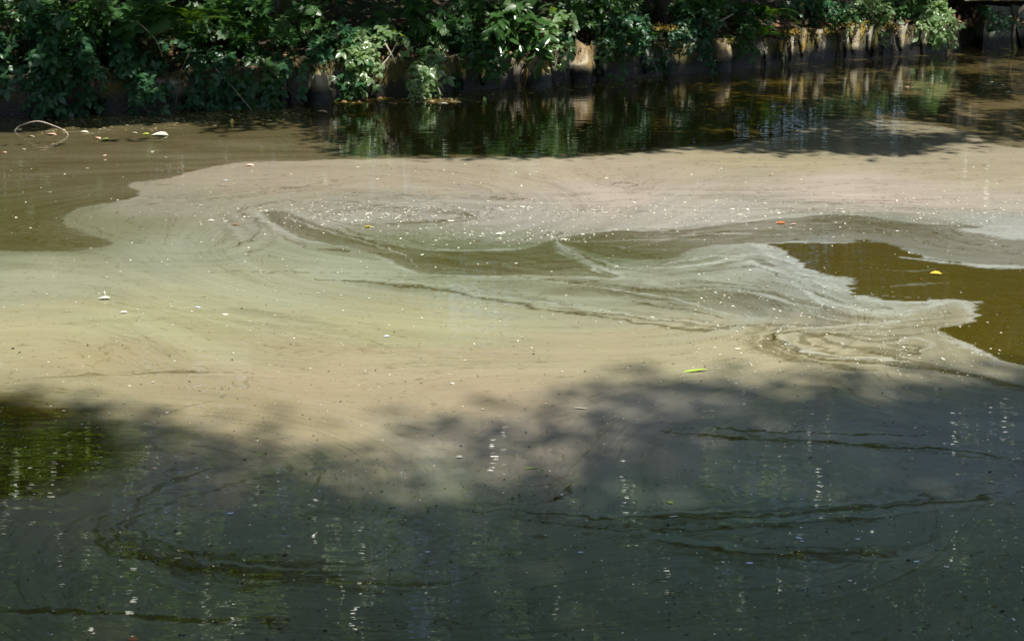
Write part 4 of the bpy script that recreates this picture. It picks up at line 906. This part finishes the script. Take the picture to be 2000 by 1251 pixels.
# ------------------------------------------------------------------ trees: trunk, limbs, crown
def tree(x, y, h, r0, label, crown_pos, group, size=.13, lean=(0, 0), limbs=5, matn='crown', gz=None, hang=None):
    z0 = terrain_z(x, y) if gz is None else gz
    base = Vector((x, y, z0 - .1)); t = thing('tree', base, label, 'tree', group); r = random.Random(int(x * 31 + y * 7))
    pts = [Vector((lean[0] * (k / 8) ** 1.5 + .12 * math.sin(k * 1.3 + x), lean[1] * (k / 8) ** 1.5 + .1 * math.sin(k * 1.1 + y), h * k / 8)) for k in range(9)]
    rad = [r0 * (1.45 if k == 0 else 1) * (1 - .085 * k) for k in range(9)]
    mb = MB(); mb.tube(pts, rad, 12); mb.build('trunk', 'bark', t)
    c = crown_pos - np.array(base)
    for k in range(limbs):
        j = r.randint(3, 7); tgt = Vector(c[r.randrange(len(c))])
        mid = (pts[j] + tgt) / 2 + Vector((0, 0, .4))
        lp = [pts[j] * (1 - q) ** 2 + mid * 2 * q * (1 - q) + tgt * q * q for q in [i / 7 for i in range(8)]]
        mb = MB(); mb.tube(lp, [max(.012, rad[j] * .5 * (1 - .12 * i)) for i in range(8)], 7); mb.build('limb', 'bark', t)
    n = len(c); g = np.random.default_rng(int(abs(x * 13 + y * 5)) + 1)
    N = np.column_stack([g.normal(0, .5, n), g.normal(0, .5, n), np.ones(n)]); Dv = np.column_stack([g.normal(0, 1, n), g.normal(0, 1, n), g.normal(-.5, .4, n)])
    bulk_obj('crown', [('diamond', c, frames(N, Dv), g.uniform(.6, 1.3, n) * size)], matn, t, kind='stuff')
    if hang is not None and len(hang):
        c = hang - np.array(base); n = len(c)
        N = np.column_stack([.16 + g.normal(0, .35, n), -1 + g.normal(0, .25, n), .34 + g.normal(0, .35, n)]); Dv = np.column_stack([g.normal(0, .6, n), g.normal(-.2, .3, n), g.normal(-.9, .3, n)])  # leaves turned so that the sun glints off them in the water
        bulk_obj('hanging_glint_tips', [('diamond', c, frames(N, Dv), g.uniform(.6, 1.3, n) * .105)], 'sunlit_crown', t, kind='stuff')
    return t
def blob(cx, cy, cz, rx, ry, rz, n, per=26, sp=.28, seed=0):
    """leaves in clumps through an ellipsoid"""
    g = np.random.default_rng(seed + int(abs(cx * 100)) + int(abs(cy * 10)))
    k = max(4, n // per); d = g.normal(0, 1, (k, 3)); d /= np.linalg.norm(d, axis=1, keepdims=True)
    c = d * (g.uniform(.15, 1, k) ** .5)[:, None] * np.array([rx, ry, rz]) + np.array([cx, cy, cz])
    P = np.repeat(c, per, 0) + g.normal(0, sp, (k * per, 3)) * np.array([1, 1, .6])
    return P[P[:, 2] > .5]
# canopy leaves that keep the sun off a given set of places: hung where the sun's rays to them pass
S = np.array(SUN)
_r = random.Random(3)
for _ in range(150):
    u = _r.uniform(-20, 1990); p = at(u, _r.uniform(-20, bank_at(u) and uv_of(*bank_at(u))[1] - 25), _r.uniform(-.1, .6)); LIT.append((p, _r.uniform(.015, .07)))
LITP = np.array([tuple(p) for p, _ in LIT]); LITR = np.array([r_ for _, r_ in LIT])
def over(points, h0, h1, per=16, sp=.16, seed=0, keep_lit=True, ax=1.0):
    g = np.random.default_rng(seed); n = len(points)
    h = g.uniform(h0, h1, n); c = points + ((h - points[:, 2]) / S[2])[:, None] * S[None]
    P = np.repeat(c, per, 0) + g.normal(0, sp, (n * per, 3)) * np.array([ax, 1, 1])
    if keep_lit:
        d = P[:, None, :] - LITP[None]; al = d @ S
        perp = np.linalg.norm(d - al[..., None] * S, axis=2)
        P = P[~((perp < LITR[None] + .05) & (al > 0)).any(1)]
    return P
def in_poly(pts, q):
    P = np.array(pts, float); ins = np.zeros(len(q), bool); n = len(P)
    for i in range(n):
        x0, y0 = P[i]; x1, y1 = P[(i + 1) % n]
        ins ^= ((y0 > q[:, 1]) != (y1 > q[:, 1])) & (q[:, 0] < (x1 - x0) * (q[:, 1] - y0) / (y1 - y0 + 1e-12) + x0)
    return ins
def open_cones(P):
    d = P[:, None, :] - LITP[None]; al = d @ S
    perp = np.linalg.norm(d - al[..., None] * S, axis=2)
    return P[~((perp < LITR[None] + .05) & (al > .3)).any(1)]
WIN = [(1460, 945, 24), (1500, 928, 12), (1240, 960, 7), (1100, 957, 9), (1700, 980, 9), (1688, 996, 5), (1410, 910, 7), (1970, 842, 11), (1945, 940, 9), (1930, 1010, 7), (1880, 1090, 6), (1850, 1130, 8), (1750, 1190, 6), (1700, 1090, 5), (1620, 960, 6),
       (930, 1082, 8), (985, 1040, 7), (790, 1085, 5), (735, 1075, 6), (660, 1080, 9), (850, 1165, 7), (170, 950, 8), (88, 868, 5), (230, 975, 5), (150, 1160, 6), (560, 945, 20), (600, 975, 9), (640, 900, 4), (450, 1230, 12), (440, 1200, 9), (620, 1020, 5), (1060, 1240, 6),
       (1120, 1210, 9), (1520, 1240, 14), (1600, 1232, 15), (1900, 1220, 7), (1760, 1160, 7), (1310, 1190, 5), (280, 1090, 6), (310, 1100, 4), (1180, 985, 4), (1340, 985, 5), (1630, 1105, 5), (1780, 1095, 5), (700, 1150, 5), (940, 1010, 5), (540, 1015, 5),
       (1023, 290, 9), (1015, 270, 5), (702, 262, 10), (760, 288, 4), (1070, 242, 7), (1742, 205, 8), (1872, 212, 12), (1850, 222, 6), (1770, 250, 5), (1945, 275, 9), (1930, 262, 4), (940, 592, 7), (1535, 590, 5), (1535, 560, 4), (650, 780, 5), (1920, 662, 8), (1080, 280, 6), (210, 740, 5), (15, 640, 5)]
_g = np.random.default_rng(17)
WIN += [(a, b, c) for a, b, c in zip(_g.uniform(-300, 2300, 330), _g.uniform(560, 1400, 330), _g.gamma(2, 1.0, 330) + 1.2)]
WINA = np.array(WIN)
def windows(P):
    '''small gaps in the crowns through which the sky shows in the water'''
    U_, V_ = uv_of(P[:, 0], P[:, 1], -P[:, 2]); keep = np.ones(len(P), bool)
    for a, b, c in WINA:
        keep &= ~((np.abs(U_ - a) < 3 * c) & (((U_ - a) / c) ** 2 + ((V_ - b) / c) ** 2 < _g.uniform(.5, 1.5) ** 2 + 1.2 * np.sin(P[:, 0] * 40)) & (_g.random(len(P)) < .97))
    return P[keep]
g = np.random.default_rng(99)
# far bank and its edge of water
q = []
for _ in range(2600):
    x = g.uniform(-11, 13.5); t = g.uniform(-.9, 2.3) if g.random() < .86 else g.uniform(-1.8, -.9)
    if x > 1.5: t = g.uniform(-1.2, 2.5)
    elif g.random() < .3: t = g.uniform(-1.25 if x < -2.2 else -.9, -.5)
    q.append((x, bank_y(x) + t, .25))
for _ in range(900):
    x = g.uniform(-9, -1.2); q.append((x, bank_y(x) + g.uniform(-.7, 1.8), g.uniform(.1, .9)))
far_q = np.array(q)
# dappled stretch of water towards the right corner
q = g.uniform([900, 120], [2300, 300], (5200, 2)); wq = np.array([tuple(ground(a, b)) for a, b in q])
band = in_poly([(1150, 292), (1300, 284), (1500, 292), (1700, 296), (1850, 292), (2000, 262), (2300, 270), (2300, 80), (900, 80), (900, 230)], q)
keepn = fbm(wq[:, 0] * 1.1, wq[:, 1] * 1.1, 77, 3) > np.where(q[:, 0] > 1850, .02, -.16)
U_dens = (g.random(len(q)) < (CAM_H / np.abs(wq[:, 1])) ** -0 * .45)
q2 = g.uniform([560, 150], [1330, 303], (2600, 2)); w2 = np.array([tuple(ground(a, b)) for a, b in q2])
band2 = in_poly([(690, 296), (1000, 301), (1330, 284), (1330, 140), (1000, 170), (560, 200), (620, 250)], q2) & (fbm(w2[:, 0] * .8, w2[:, 1] * 2.2, 79, 3) > -.22) & (g.random(len(q2)) < .55)
dap_q = np.vstack([wq[band & keepn & U_dens], w2[band2]])
# near shade
core = [(-2500, 985), (0, 985), (150, 962), (300, 970), (480, 965), (640, 975), (800, 1000), (1000, 1012), (1170, 972), (1215, 915), (1265, 868), (1400, 828), (1550, 800), (1700, 770), (1850, 755), (2000, 742), (3500, 665), (3500, 2200), (-2500, 2200)]
left = [(-2500, 790), (0, 800), (120, 812), (220, 835), (290, 865), (310, 905), (300, 940), (0, 990), (-2500, 990)]
part = [(230, 775), (420, 830), (600, 866), (660, 905), (640, 945), (480, 940), (300, 945), (330, 850)]
part2 = [(900, 842), (940, 815), (1100, 790), (1300, 770), (1250, 738), (1000, 728), (1500, 738), (1700, 742), (1550, 800), (1400, 840), (1250, 880), (1150, 858)]
q = np.column_stack([g.uniform(-7, 8, 9000), g.uniform(1.2, 7.6, 9000)]); UV = np.column_stack(uv_of(q[:, 0], q[:, 1]))
nf = fbm(q[:, 0] * .8, q[:, 1] * 3.2, 88, 3)
sel = in_poly(core, UV) | in_poly(left, UV) | (in_poly(part, UV) & (nf > .10)) | (in_poly(part2, UV) & (nf > .0))
sel &= g.random(len(q)) < np.where(in_poly(core, UV) | in_poly(left, UV), .75, .5)
near_q = np.column_stack([q[sel], np.zeros(sel.sum())])
for u, v, r_ in [(1320, 975, .03), (1120, 1172, .0), (200, 1225, .03)]:
    LITP = np.vstack([LITP, tuple(ground(u, v))]); LITR = np.append(LITR, r_)
HANG = []
def mirror_point(u, v, off):
    g0 = ground(u, v); d = ray(u, v); d = Vector((d.x, d.y, -d.z))
    lo, hi = 0, 40 / d.y
    for _ in range(40):
        m = (lo + hi) / 2; p = g0 + d * m
        if p.y < bank_y(p.x) + off: lo = m
        else: hi = m
    return g0 + d * lo
for u, v, r_, k_ in [(30, 870, .30, 150), (95, 850, .24, 120), (60, 905, .2, 90), (190, 905, .22, 90), (165, 960, .14, 40), (280, 1085, .26, 140), (170, 1095, .2, 80), (300, 1130, .2, 70), (450, 1180, .38, 320), (520, 1150, .25, 130), (430, 1235, .3, 170), (560, 940, .34, 170), (640, 900, .2, 50),
                     (500, 960, .2, 60), (620, 1020, .15, 40), (700, 1060, .22, 80), (655, 1090, .2, 70), (735, 1080, .16, 60), (790, 1080, .14, 40), (850, 1170, .2, 70), (930, 1070, .16, 50), (985, 1050, .14, 60), (965, 1095, .12, 50), (1000, 1180, .2, 60), (350, 1010, .16, 60), (120, 1215, .2, 60),
                     (1240, 1160, .14, 30), (1165, 1230, .25, 80), (1400, 850, .12, 50), (1405, 890, .16, 80), (1700, 880, .16, 80), (1630, 850, .12, 40), (1470, 945, .26, 120), (1500, 925, .14, 50), (1620, 970, .18, 70), (1240, 960, .14, 40), (1970, 845, .16, 90), (1950, 930, .18, 60), (1880, 1090, .2, 70), (1930, 1010, .16, 50),
                     (1750, 1190, .2, 80), (1790, 1150, .14, 40), (1830, 1230, .24, 100), (1940, 1200, .2, 80), (1600, 1240, .2, 70), (1520, 1190, .14, 40), (1380, 1210, .2, 60), (1700, 1100, .14, 40), (1300, 1090, .1, 25), (1080, 1090, .12, 30), (1550, 1120, .12, 30), (700, 1200, .2, 80), (1120, 960, .1, 20), (905, 990, .12, 40), (760, 970, .12, 40)]:
    p = mirror_point(u, v, random.uniform(-1.6, -.7)); HANG.append((p, r_, k_)); LITP = np.vstack([LITP, tuple(p)]); LITR = np.append(LITR, r_ * random.choice([.7, 1.1, 1.4]))
_h = random.Random(21)
for _ in range(110):  # random extra leaf clusters, added for more glints in the reflection
    p = mirror_point(_h.uniform(-150, 2150), _h.uniform(820, 1330), _h.uniform(-1.7, -.6)); r_ = _h.uniform(.06, .16); HANG.append((p, r_, int(_h.uniform(18, 60)))); LITP = np.vstack([LITP, tuple(p)]); LITR = np.append(LITR, r_ * _h.choice([1.0, 1.4]))
hangc = []
for i, (p, r_, k_) in enumerate(HANG):
    gg = np.random.default_rng(i); k2 = max(3, k_ // 9)
    c_ = np.array(p) + gg.normal(0, 1, (k2, 3)) * np.array([r_ * .8, r_ * .8, r_ * .55]); hangc.append(np.repeat(c_, 9, 0) + gg.normal(0, .05, (k2 * 9, 3)))
hangc = np.vstack(hangc)
HP = np.array([tuple(p) for p, _, _ in HANG]); HR = np.array([r_ for _, r_, _ in HANG])
def clear_view(P):
    '''drops the leaves that would hide the glinting tips in the reflection'''
    dx = np.abs(P[:, None, 0] - HP[None, :, 0] * .97); fr = (P[:, None, 1] < HP[None, :, 1]) & (P[:, None, 1] > HP[None, :, 1] - 3)
    zz = P[:, None, 2] - (HP[None, :, 2] + (P[:, None, 1] - HP[None, :, 1]) * .42)
    return P[~((dx < HR * 1.1) & fr & (np.abs(zz) < HR * 1.1)).any(1)]
farc = over(far_q, 4.6, 8.4, 28, .20, 1); dapc = over(dap_q, 6.0, 9.0, 22, .15, 2); nearc = over(near_q, 13, 17, 24, .15, 3, True, 2.6)
canopy = np.vstack([farc, dapc]);
specs = [(-6.2, 1.0, .16, 'slim tree on the far bank above the leftmost brambles'), (-2.6, 1.4, .14, 'slim tree on the far bank behind the elder and ferns'), (.6, 2.0, .20, 'tall tree rising behind the glossy laurel'),
         (2.05, .75, .17, 'grey trunked tree standing at the bank edge above the ochre moss'), (5.2, 1.7, .2, 'tall tree behind the ochre streaked slabs'), (9.0, 2.0, .2, 'tall tree beside the culvert')]
tx = np.array([s[0] for s in specs])
own = np.abs(canopy[:, 0][:, None] - (tx[None] + 1.0)).argmin(1); hown = np.abs(hangc[:, 0][:, None] - tx[None]).argmin(1)
for i, (x, b, r0, lab) in enumerate(specs):
    y = bank_y(x) + b; cr = canopy[own == i]
    low = [blob(x + dx, y + dy, z, rx, ry, rz, n_, 26, .30, i * 10 + j) for j, (dx, dy, z, rx, ry, rz, n_) in enumerate([(-.9, .3, 2.6, 1.5, 1.0, .8, 2600), (.9, .0, 3.6, 1.6, 1.1, .9, 2800), (0, .6, 5.0, 2.0, 1.4, 1.1, 3200), (-.3, -.2, 6.6, 2.0, 1.6, 1.0, 2600)])]
    tree(x, y, 9.0, r0, lab, clear_view(windows(open_cones(np.vstack([cr] + low)))), 'trees on the far bank', .13, (random.uniform(-.4, .6), -1.3), 7, hang=hangc[hown == i])
# wood farther back
for i in range(11):
    x = -17 + 3.6 * i + random.uniform(-1, 1); y = bank_y(max(-9, min(9, x))) + random.uniform(4.5, 9.5); h = random.uniform(11, 15)
    cr = np.vstack([blob(x + random.uniform(-1, 1), y, z, 2.3, 1.8, 1.6, 1500, 16, .5, i * 7 + k) for k, z in enumerate([2.2, 4.0, 6.0, 8.5, 11.0, 13.0])])
    cr = windows(cr)
    tree(x, y, h, .22, 'tall tree in the wood behind the far bank', cr, 'trees of the wood behind the far bank', .27, (0, 0), 4)
ub = []
for i in range(34):
    x = -12 + .85 * i; y = bank_y(x) + g.uniform(3.0, 5.5)
    ub.append(blob(x, y, slope_z(3.5) + g.uniform(.5, 1.5), .9, .7, g.uniform(.7, 1.1), 420, 14, .25, i))
    ub.append(blob(x, y + 3, slope_z(6) + g.uniform(1.5, 2.6), 1.2, .7, 1.3, 420, 14, .35, i + 60))
c_ = windows(np.vstack(ub)); n_ = len(c_)
bulk_obj('undergrowth', [('diamond', c_, frames(np.column_stack([g.normal(0, .4, n_), -.4 + g.normal(0, .4, n_), np.ones(n_)]), g.normal(0, 1, (n_, 3))), g.uniform(.12, .3, n_))], 'crown', None, label='dark mass of undergrowth in the wood behind the far bank', cat='undergrowth', kind='stuff')
# trees on the near bank, at the photographer's back, whose crowns shade the near water
nspec = [(-3.0, -6.8), (1.7, -7.8), (6.0, -7.4), (10.4, -6.6)]
ox = np.abs(nearc[:, 0][:, None] - np.array([a[0] for a in nspec])[None]).argmin(1)
for i, (x, y) in enumerate(nspec):
    tree(x, y, 14.5, .27, 'tree on the near bank shading the water', nearc[ox == i] if (ox == i).sum() > 10 else blob(x, y, 8, 2, 2, 1.5, 2000), 'trees on the near bank', .13, (.4, 1.0), 6, gz=.8)
for i, (x, y) in enumerate([(-15, 3), (-17, 9), (16, 3), (18, 10), (-12, -9), (12, -10), (0, -13)]):
    cr = np.vstack([blob(x, y, z, 3, 3, 2.0, 1300, 14, .6, i * 7 + k + 90) for k, z in enumerate([3, 6.5, 10])])
    tree(x, y, 11, .3, 'large tree at the side of the pond', cr, 'trees around the pond', .4, (0, 0), 4, gz=.8)

# ------------------------------------------------------------------ things afloat
def poly_leaf(kind, seed=0):
    r = random.Random(seed)
    if kind == 'petal': n = 7; pts = [(math.cos(2 * math.pi * i / n) * r.uniform(.7, 1), math.sin(2 * math.pi * i / n) * r.uniform(.45, .65)) for i in range(n)]
    elif kind == 'leaf': V, F = ovate(.34, .0, .35, 3); return [(x, y - .5, z * .5 + .06 * math.sin(y * 3)) for x, y, z in V], F
    elif kind == 'blade': V, F = ovate(.10, .0, .4, 3); return [(y - .5, x, z * .5 + .02) for x, y, z in V], F
    V = [(0, 0, .18)] + [(x, y, .02 + .12 * r.random()) for x, y in pts]
    return V, [(0, 1 + i, 1 + (i + 1) % len(pts)) for i in range(len(pts))]
FM = {}
def fmesh(kind, m, seed):
    if (kind, m, seed) not in FM:
        V, F = arr(poly_leaf(kind, seed)); FM[kind, m, seed] = mesh_np(kind, V, F, m)
    return FM[kind, m, seed]
def afloat(u, v, wpx, kind, m, label, cat='leaf', group=None, rz=None, name=None, z=.004, upright=False):
    p = ground(u, v, z); s = wpx * p.y / FPX / cp
    if kind == 'petal': s *= .5
    o = link(name or {'petal': 'petal', 'leaf': 'floating_leaf', 'blade': 'leaf_blade'}[kind], fmesh(kind, m, int(u) % 3), None, p, label, cat, group)
    o.rotation_euler = (R(75) if upright else R(random.uniform(-6, 6)), R(random.uniform(-8, 8)), random.uniform(0, 6.28) if rz is None else R(rz)); o.scale = (s, s, s)
    return o
FL = [(100, 263, 22, 'leaf', 'pink', 'pinkish leaf floating under the arched twig', 90), (60, 267, 16, 'leaf', 'petal', 'pale narrow leaf just below the arched twig', 90), (36, 254, 14, 'leaf', 'petal', 'small pale leaf at the left foot of the arched twig', 80),
      (190, 270, 18, 'leaf', 'pink', 'curled pinkish white leaf right of the arched twig', 60), (206, 272, 14, 'leaf', 'yellow_green', 'small yellow green leaf touching the curled pinkish one', 90), (312, 264, 34, 'leaf', 'petal', 'largest white curled leaf near the left bank', 85),
      (285, 262, 14, 'leaf', 'yellow_green', 'yellow green fragment beside the largest white curled leaf', 90), (262, 260, 14, 'leaf', 'petal', 'small white leaf left of the largest white curled leaf', 90), (165, 258, 16, 'leaf', 'petal', 'slim pale leaf on dark water between twig arch and pink leaf', 90),
      (205, 303, 11, 'blade', 'pink', 'pale orange leaf curling up out of the brown film', 60), (298, 296, 10, 'petal', 'petal', 'small white fragment on the brown film near the left bank', 0), (322, 308, 11, 'leaf', 'petal', 'oval white leaf at the edge of the brown film', 90),
      (47, 291, 8, 'petal', 'petal', 'tiny white fragment below the arched twig reflection', 0), (8, 298, 12, 'leaf', 'pink', 'pinkish leaf at the far left on brown film', 70), (453, 237, 10, 'leaf', 'yellow', 'yellow leaf standing up in dark water near the left bank', 10), (488, 323, 18, 'leaf', 'pink', 'pale orange leaf at the upper rim of the bright film', 80),
      (440, 352, 10, 'petal', 'blue_petal', 'bluish white petal near the upper left of the bright film', 0), (412, 431, 14, 'leaf', 'petal', 'white leaf on grey green film left of the eddy', 90), (458, 439, 14, 'leaf', 'orange', 'orange leaf just left of the dark eddy', 90), (718, 443, 16, 'leaf', 'yellow', 'yellow leaf in the middle of the eddy', 95),
      (1525, 436, 20, 'leaf', 'orange', 'bright orange leaf at the edge of the green water', 95), (1550, 438, 12, 'leaf', 'pink', 'pale fragment trailing the bright orange leaf', 90), (1828, 534, 24, 'leaf', 'yellow', 'yellow leaf on the clear olive water', 85), (1798, 545, 8, 'leaf', 'red', 'small dull red leaf on the clear olive water', 40),
      (1358, 724, 54, 'blade', 'yellow_green', 'long yellow green leaf blade on the tan film', 5), (1037, 914, 30, 'blade', 'yellow_green', 'slim green leaf blade on the lit tongue between shadows', 8), (1309, 981, 14, 'leaf', 'yellow_green', 'small lime green leaf in a lone sun fleck', 80), (203, 583, 26, 'leaf', 'petal', 'white leaf with upright sprig on the pale green film', 90),
      (387, 600, 12, 'petal', 'blue_petal', 'bluish white petal on the pale khaki film', 0), (241, 610, 16, 'leaf', 'petal', 'cream leaf right below the white leaf with sprig', 95), (440, 614, 14, 'petal', 'petal', 'star shaped white petal on khaki film', 0), (755, 656, 13, 'petal', 'blue_petal', 'white petal alone in the middle of the khaki film', 0),
      (1135, 797, 32, 'blade', 'petal', 'pale blade lying in the streaked shadow', -6), (897, 892, 14, 'leaf', 'petal', 'white leaf on the lit tongue between shadows', 90), (303, 914, 14, 'petal', 'pink', 'pale pinkish petal in the shade by the olive pool', 0), (1863, 100, 9, 'leaf', 'yellow', 'yellow leaf standing at the foot of the culvert gap', 10),
      (1957, 113, 13, 'leaf', 'red', 'reddish leaf on dark water in front of the culvert', 85), (1703, 122, 11, 'leaf', 'orange', 'pale orange leaf afloat below the pale sunlit slab', 95), (1723, 139, 7, 'leaf', 'orange', 'small orange leaf on dark water off the slab joint', 60), (1733, 129, 6, 'petal', 'pink', 'tiny pinkish petal off the white stained slab', 0),
      (1908, 161, 7, 'leaf', 'orange', 'small orange leaf on streaked water near the corner', 80), (1937, 160, 7, 'petal', 'petal', 'white petal on streaked water near the corner', 0), (1958, 167, 8, 'leaf', 'pink', 'pale orange leaf right of the white petal in the corner', 70), (1969, 180, 9, 'leaf', 'petal', 'cream leaf lowest of the corner leaves', 90),
      (1996, 173, 10, 'leaf', 'orange', 'orange leaf at the extreme right of the streaked water', 80), (1771, 171, 10, 'leaf', 'pink', 'orange and white leaf amid leafy reflections', 50), (1692, 193, 8, 'leaf', 'orange', 'orange leaf glowing against dark reflections', 20), (1100, 467, 14, 'petal', 'petal', 'white petal at the root of the green tongue', 0),
      (975, 457, 16, 'leaf', 'petal', 'long white fragment above the green tongue', 90), (790, 197, 12, 'leaf', 'orange', 'orange leaf at the left end of the leaf drift', 80), (816, 201, 14, 'leaf', 'pink', 'pale orange leaf under the low green tuft', 90), (842, 204, 20, 'leaf', 'orange', 'broad orange leaf in the leaf drift', 95),
      (868, 203, 18, 'leaf', 'petal', 'white leaf near the right end of the leaf drift', 90), (905, 194, 26, 'blade', 'yellow_green', 'long yellow green blade in the leaf drift', 3), (885, 191, 20, 'blade', 'yellow_green', 'short lime blade behind the long one in the drift', 8), (946, 194, 12, 'leaf', 'yellow_green', 'yellow green leaf tip poking up at the drift end', 30), (630, 219, 22, 'leaf', 'pink', 'sunlit tan leaf floating below the mossy yellow pile', 90),
      (1560, 1050, 16, 'petal', 'blue_petal', 'large bluish petal in the deep shade', 0), (1566, 1056, 10, 'petal', 'blue_petal', 'smaller petal touching the large bluish one', 0), (1675, 1052, 14, 'petal', 'blue_petal', 'bluish oval petal right of the large bluish petal', 0), (1134, 1078, 15, 'petal', 'blue_petal', 'pale petal in dark water under the broad streak', 0), (1464, 1099, 16, 'petal', 'blue_petal', 'flat pale petal in the lower dark water', 0), (1790, 1096, 14, 'petal', 'blue_petal', 'oval pale petal in the lower dark water at the side', 0),
      (1660, 1133, 12, 'petal', 'petal', 'crumpled white petal in the lower dark water', 0), (1316, 1008, 22, 'blade', 'petal', 'slim pale blade beneath the lone sun fleck', 3), (835, 1077, 12, 'petal', 'blue_petal', 'pale petal on dark water beside branch reflections', 0), (450, 1002, 18, 'petal', 'blue_petal', 'pale petal within the shaded eddy', 0), (260, 1248, 24, 'leaf', 'orange', 'orange leaf cut by the lowest edge of the view', 90), (1412, 1187 - 90, 10, 'petal', 'petal', 'small white petal left of the flat pale petal', 0)]
for u, v, w, kd, m_, lab, rz in FL:
    up = lab in ('yellow leaf standing up in dark water near the left bank', 'yellow leaf standing at the foot of the culvert gap', 'pale orange leaf curling up out of the brown film', 'yellow green leaf tip poking up at the drift end')
    afloat(u, v, w, kd, m_, lab, 'petal' if kd == 'petal' else 'leaf', 'leaves and petals afloat on the pond', rz, None, .004 if not up else .02, up)
sprig = MB(); p0 = ground(205, 581, .0)
sprig.tube([p0, p0 + Vector((.004, 0, .02)), p0 + Vector((-.002, 0, .038))], [.003, .0025, .004], 5)
sprig.build('upright_sprig', 'petal', None, origin=tuple(p0), label='tiny white sprig sticking up beside its white leaf', cat='sprig')
# loose pale flecks
g = np.random.default_rng(5); k = 0; rest_p = []
while k < 3600:
    z_ = g.random()
    if z_ < .17: u, v = g.normal(720, 150), g.normal(418, 13)
    elif z_ < .36: u, v = g.uniform(950, 2000), g.normal(412, 14)
    elif z_ < .43: u, v = g.normal(1000, 130), g.normal(460, 10)
    elif z_ < .58: u, v = g.uniform(1350, 1950), g.uniform(560, 740)
    elif z_ < .82: u, v = g.uniform(0, 2000), g.uniform(320, 760)
    else: u, v = g.uniform(0, 2000), g.uniform(780, 1251)
    if in_poly([(1560, 485), (1700, 480), (2000, 530), (2000, 700), (1860, 640), (1700, 570)], np.array([[u, v]]))[0] and g.random() < .8: continue
    if not (0 < u < 2000 and 300 < v < 1251): continue
    rest_p.append((u, v, g.gamma(1.5, 1.6) + 1.5)); k += 1
rest_p.sort(key=lambda q: -q[2])
zones = [(470, 'tiny pale fleck on the film of the upper pond', 'pale flecks on the upper film'), (780, 'tiny pale fleck on the sunlit film of the middle pond', 'pale flecks on the middle film'), (1300, 'tiny pale fleck on the shaded near water', 'pale flecks on the shaded near water')]
for u, v, w in rest_p[:280]:
    if v < 470: lab = 'tiny pale fleck in the speckled eddy of the upper film' if u < 930 else ('tiny pale fleck on the pinkish grey film above the green tongue' if u < 1450 else 'tiny pale fleck on the pinkish film above the clear olive pool'); grp = 'pale flecks on the upper film'
    elif v < 780: lab = 'tiny pale fleck on the khaki film of the middle pond' if u < 1300 else 'tiny pale fleck on the streaky film by the clear olive pool'; grp = 'pale flecks on the middle film'
    else: lab = 'tiny pale fleck on the near water left of the lone sun fleck' if u < 1200 else 'tiny pale fleck on the teal shaded water around the long dark strands'; grp = 'pale flecks on the shaded near water'
    afloat(u, v, w * 1.0, 'petal', 'petal', lab, 'petal', grp, None, 'pale_fleck', .003)
R_ = rest_p[280:]; pos = np.array([tuple(ground(u, v, .003)) for u, v, w in R_]); sc = np.array([w * ground(u, v).y / FPX for u, v, w in R_])
def flat_frames(n):
    a = g.uniform(0, 6.28, n); return frames(np.column_stack([g.normal(0, .12, n), g.normal(0, .12, n), np.ones(n)]), np.column_stack([np.cos(a), np.sin(a), g.normal(0, .05, n)]))
bulk_obj('pollen_flecks', [('oval', pos, flat_frames(len(pos)), sc)], 'petal', None, label='countless minute pale specks strewn over the film', cat='specks', kind='stuff')
n = 3200; q = np.column_stack([g.uniform(0, 2000, n), g.uniform(330, 1250, n)]); pos = np.array([tuple(ground(a, b, .003)) for a, b in q])
bulk_obj('seed_specks', [('oval', pos, flat_frames(n), g.gamma(2, .0018, n) + .003)], 'seed', None, label='minute dark seeds and crumbs strewn over the film', cat='specks', kind='stuff')
# straw and bits drifted against the banks
q = []
for _ in range(620):
    u = g.uniform(60, 600); q.append((u, np.interp(u, [0, 600], [250, 222]) + g.normal(0, 8)))
for _ in range(200): q.append((g.normal(850, 70), g.normal(197, 5)))
for _ in range(130): u = g.uniform(950, 1300); q.append((u, np.interp(u, [950, 1300], [180, 153]) + abs(g.normal(0, 4))))
pos = np.array([tuple(ground(a, b, .003)) for a, b in q]); n = len(pos); a = g.normal(0, .5, n)
rot = frames(np.column_stack([g.normal(0, .15, n), g.normal(0, .15, n), np.ones(n)]), np.column_stack([np.cos(a), np.sin(a), g.normal(0, .04, n)]))
bulk_obj('drifted_straw', [('blade', pos[::2], rot[::2], g.uniform(.05, .22, len(pos[::2]))), ('oval', pos[1::2], rot[1::2], g.uniform(.02, .06, len(pos[1::2])))], 'straw', None, label='straw, bud scales and leaf bits drifted along the far bank', cat='debris', kind='stuff')
n = 90; q = np.column_stack([g.normal(800, 75, n), g.normal(196, 5, n)]); pos = np.array([tuple(ground(a, b, .006)) for a, b in q])
bulk_obj('drifted_dead_leaves', [('oval', pos, flat_frames(n), g.uniform(.03, .08, n))], 'dead', None, label='rust brown leaf scraps drifted beneath the sunlit bramble', cat='debris', kind='stuff')
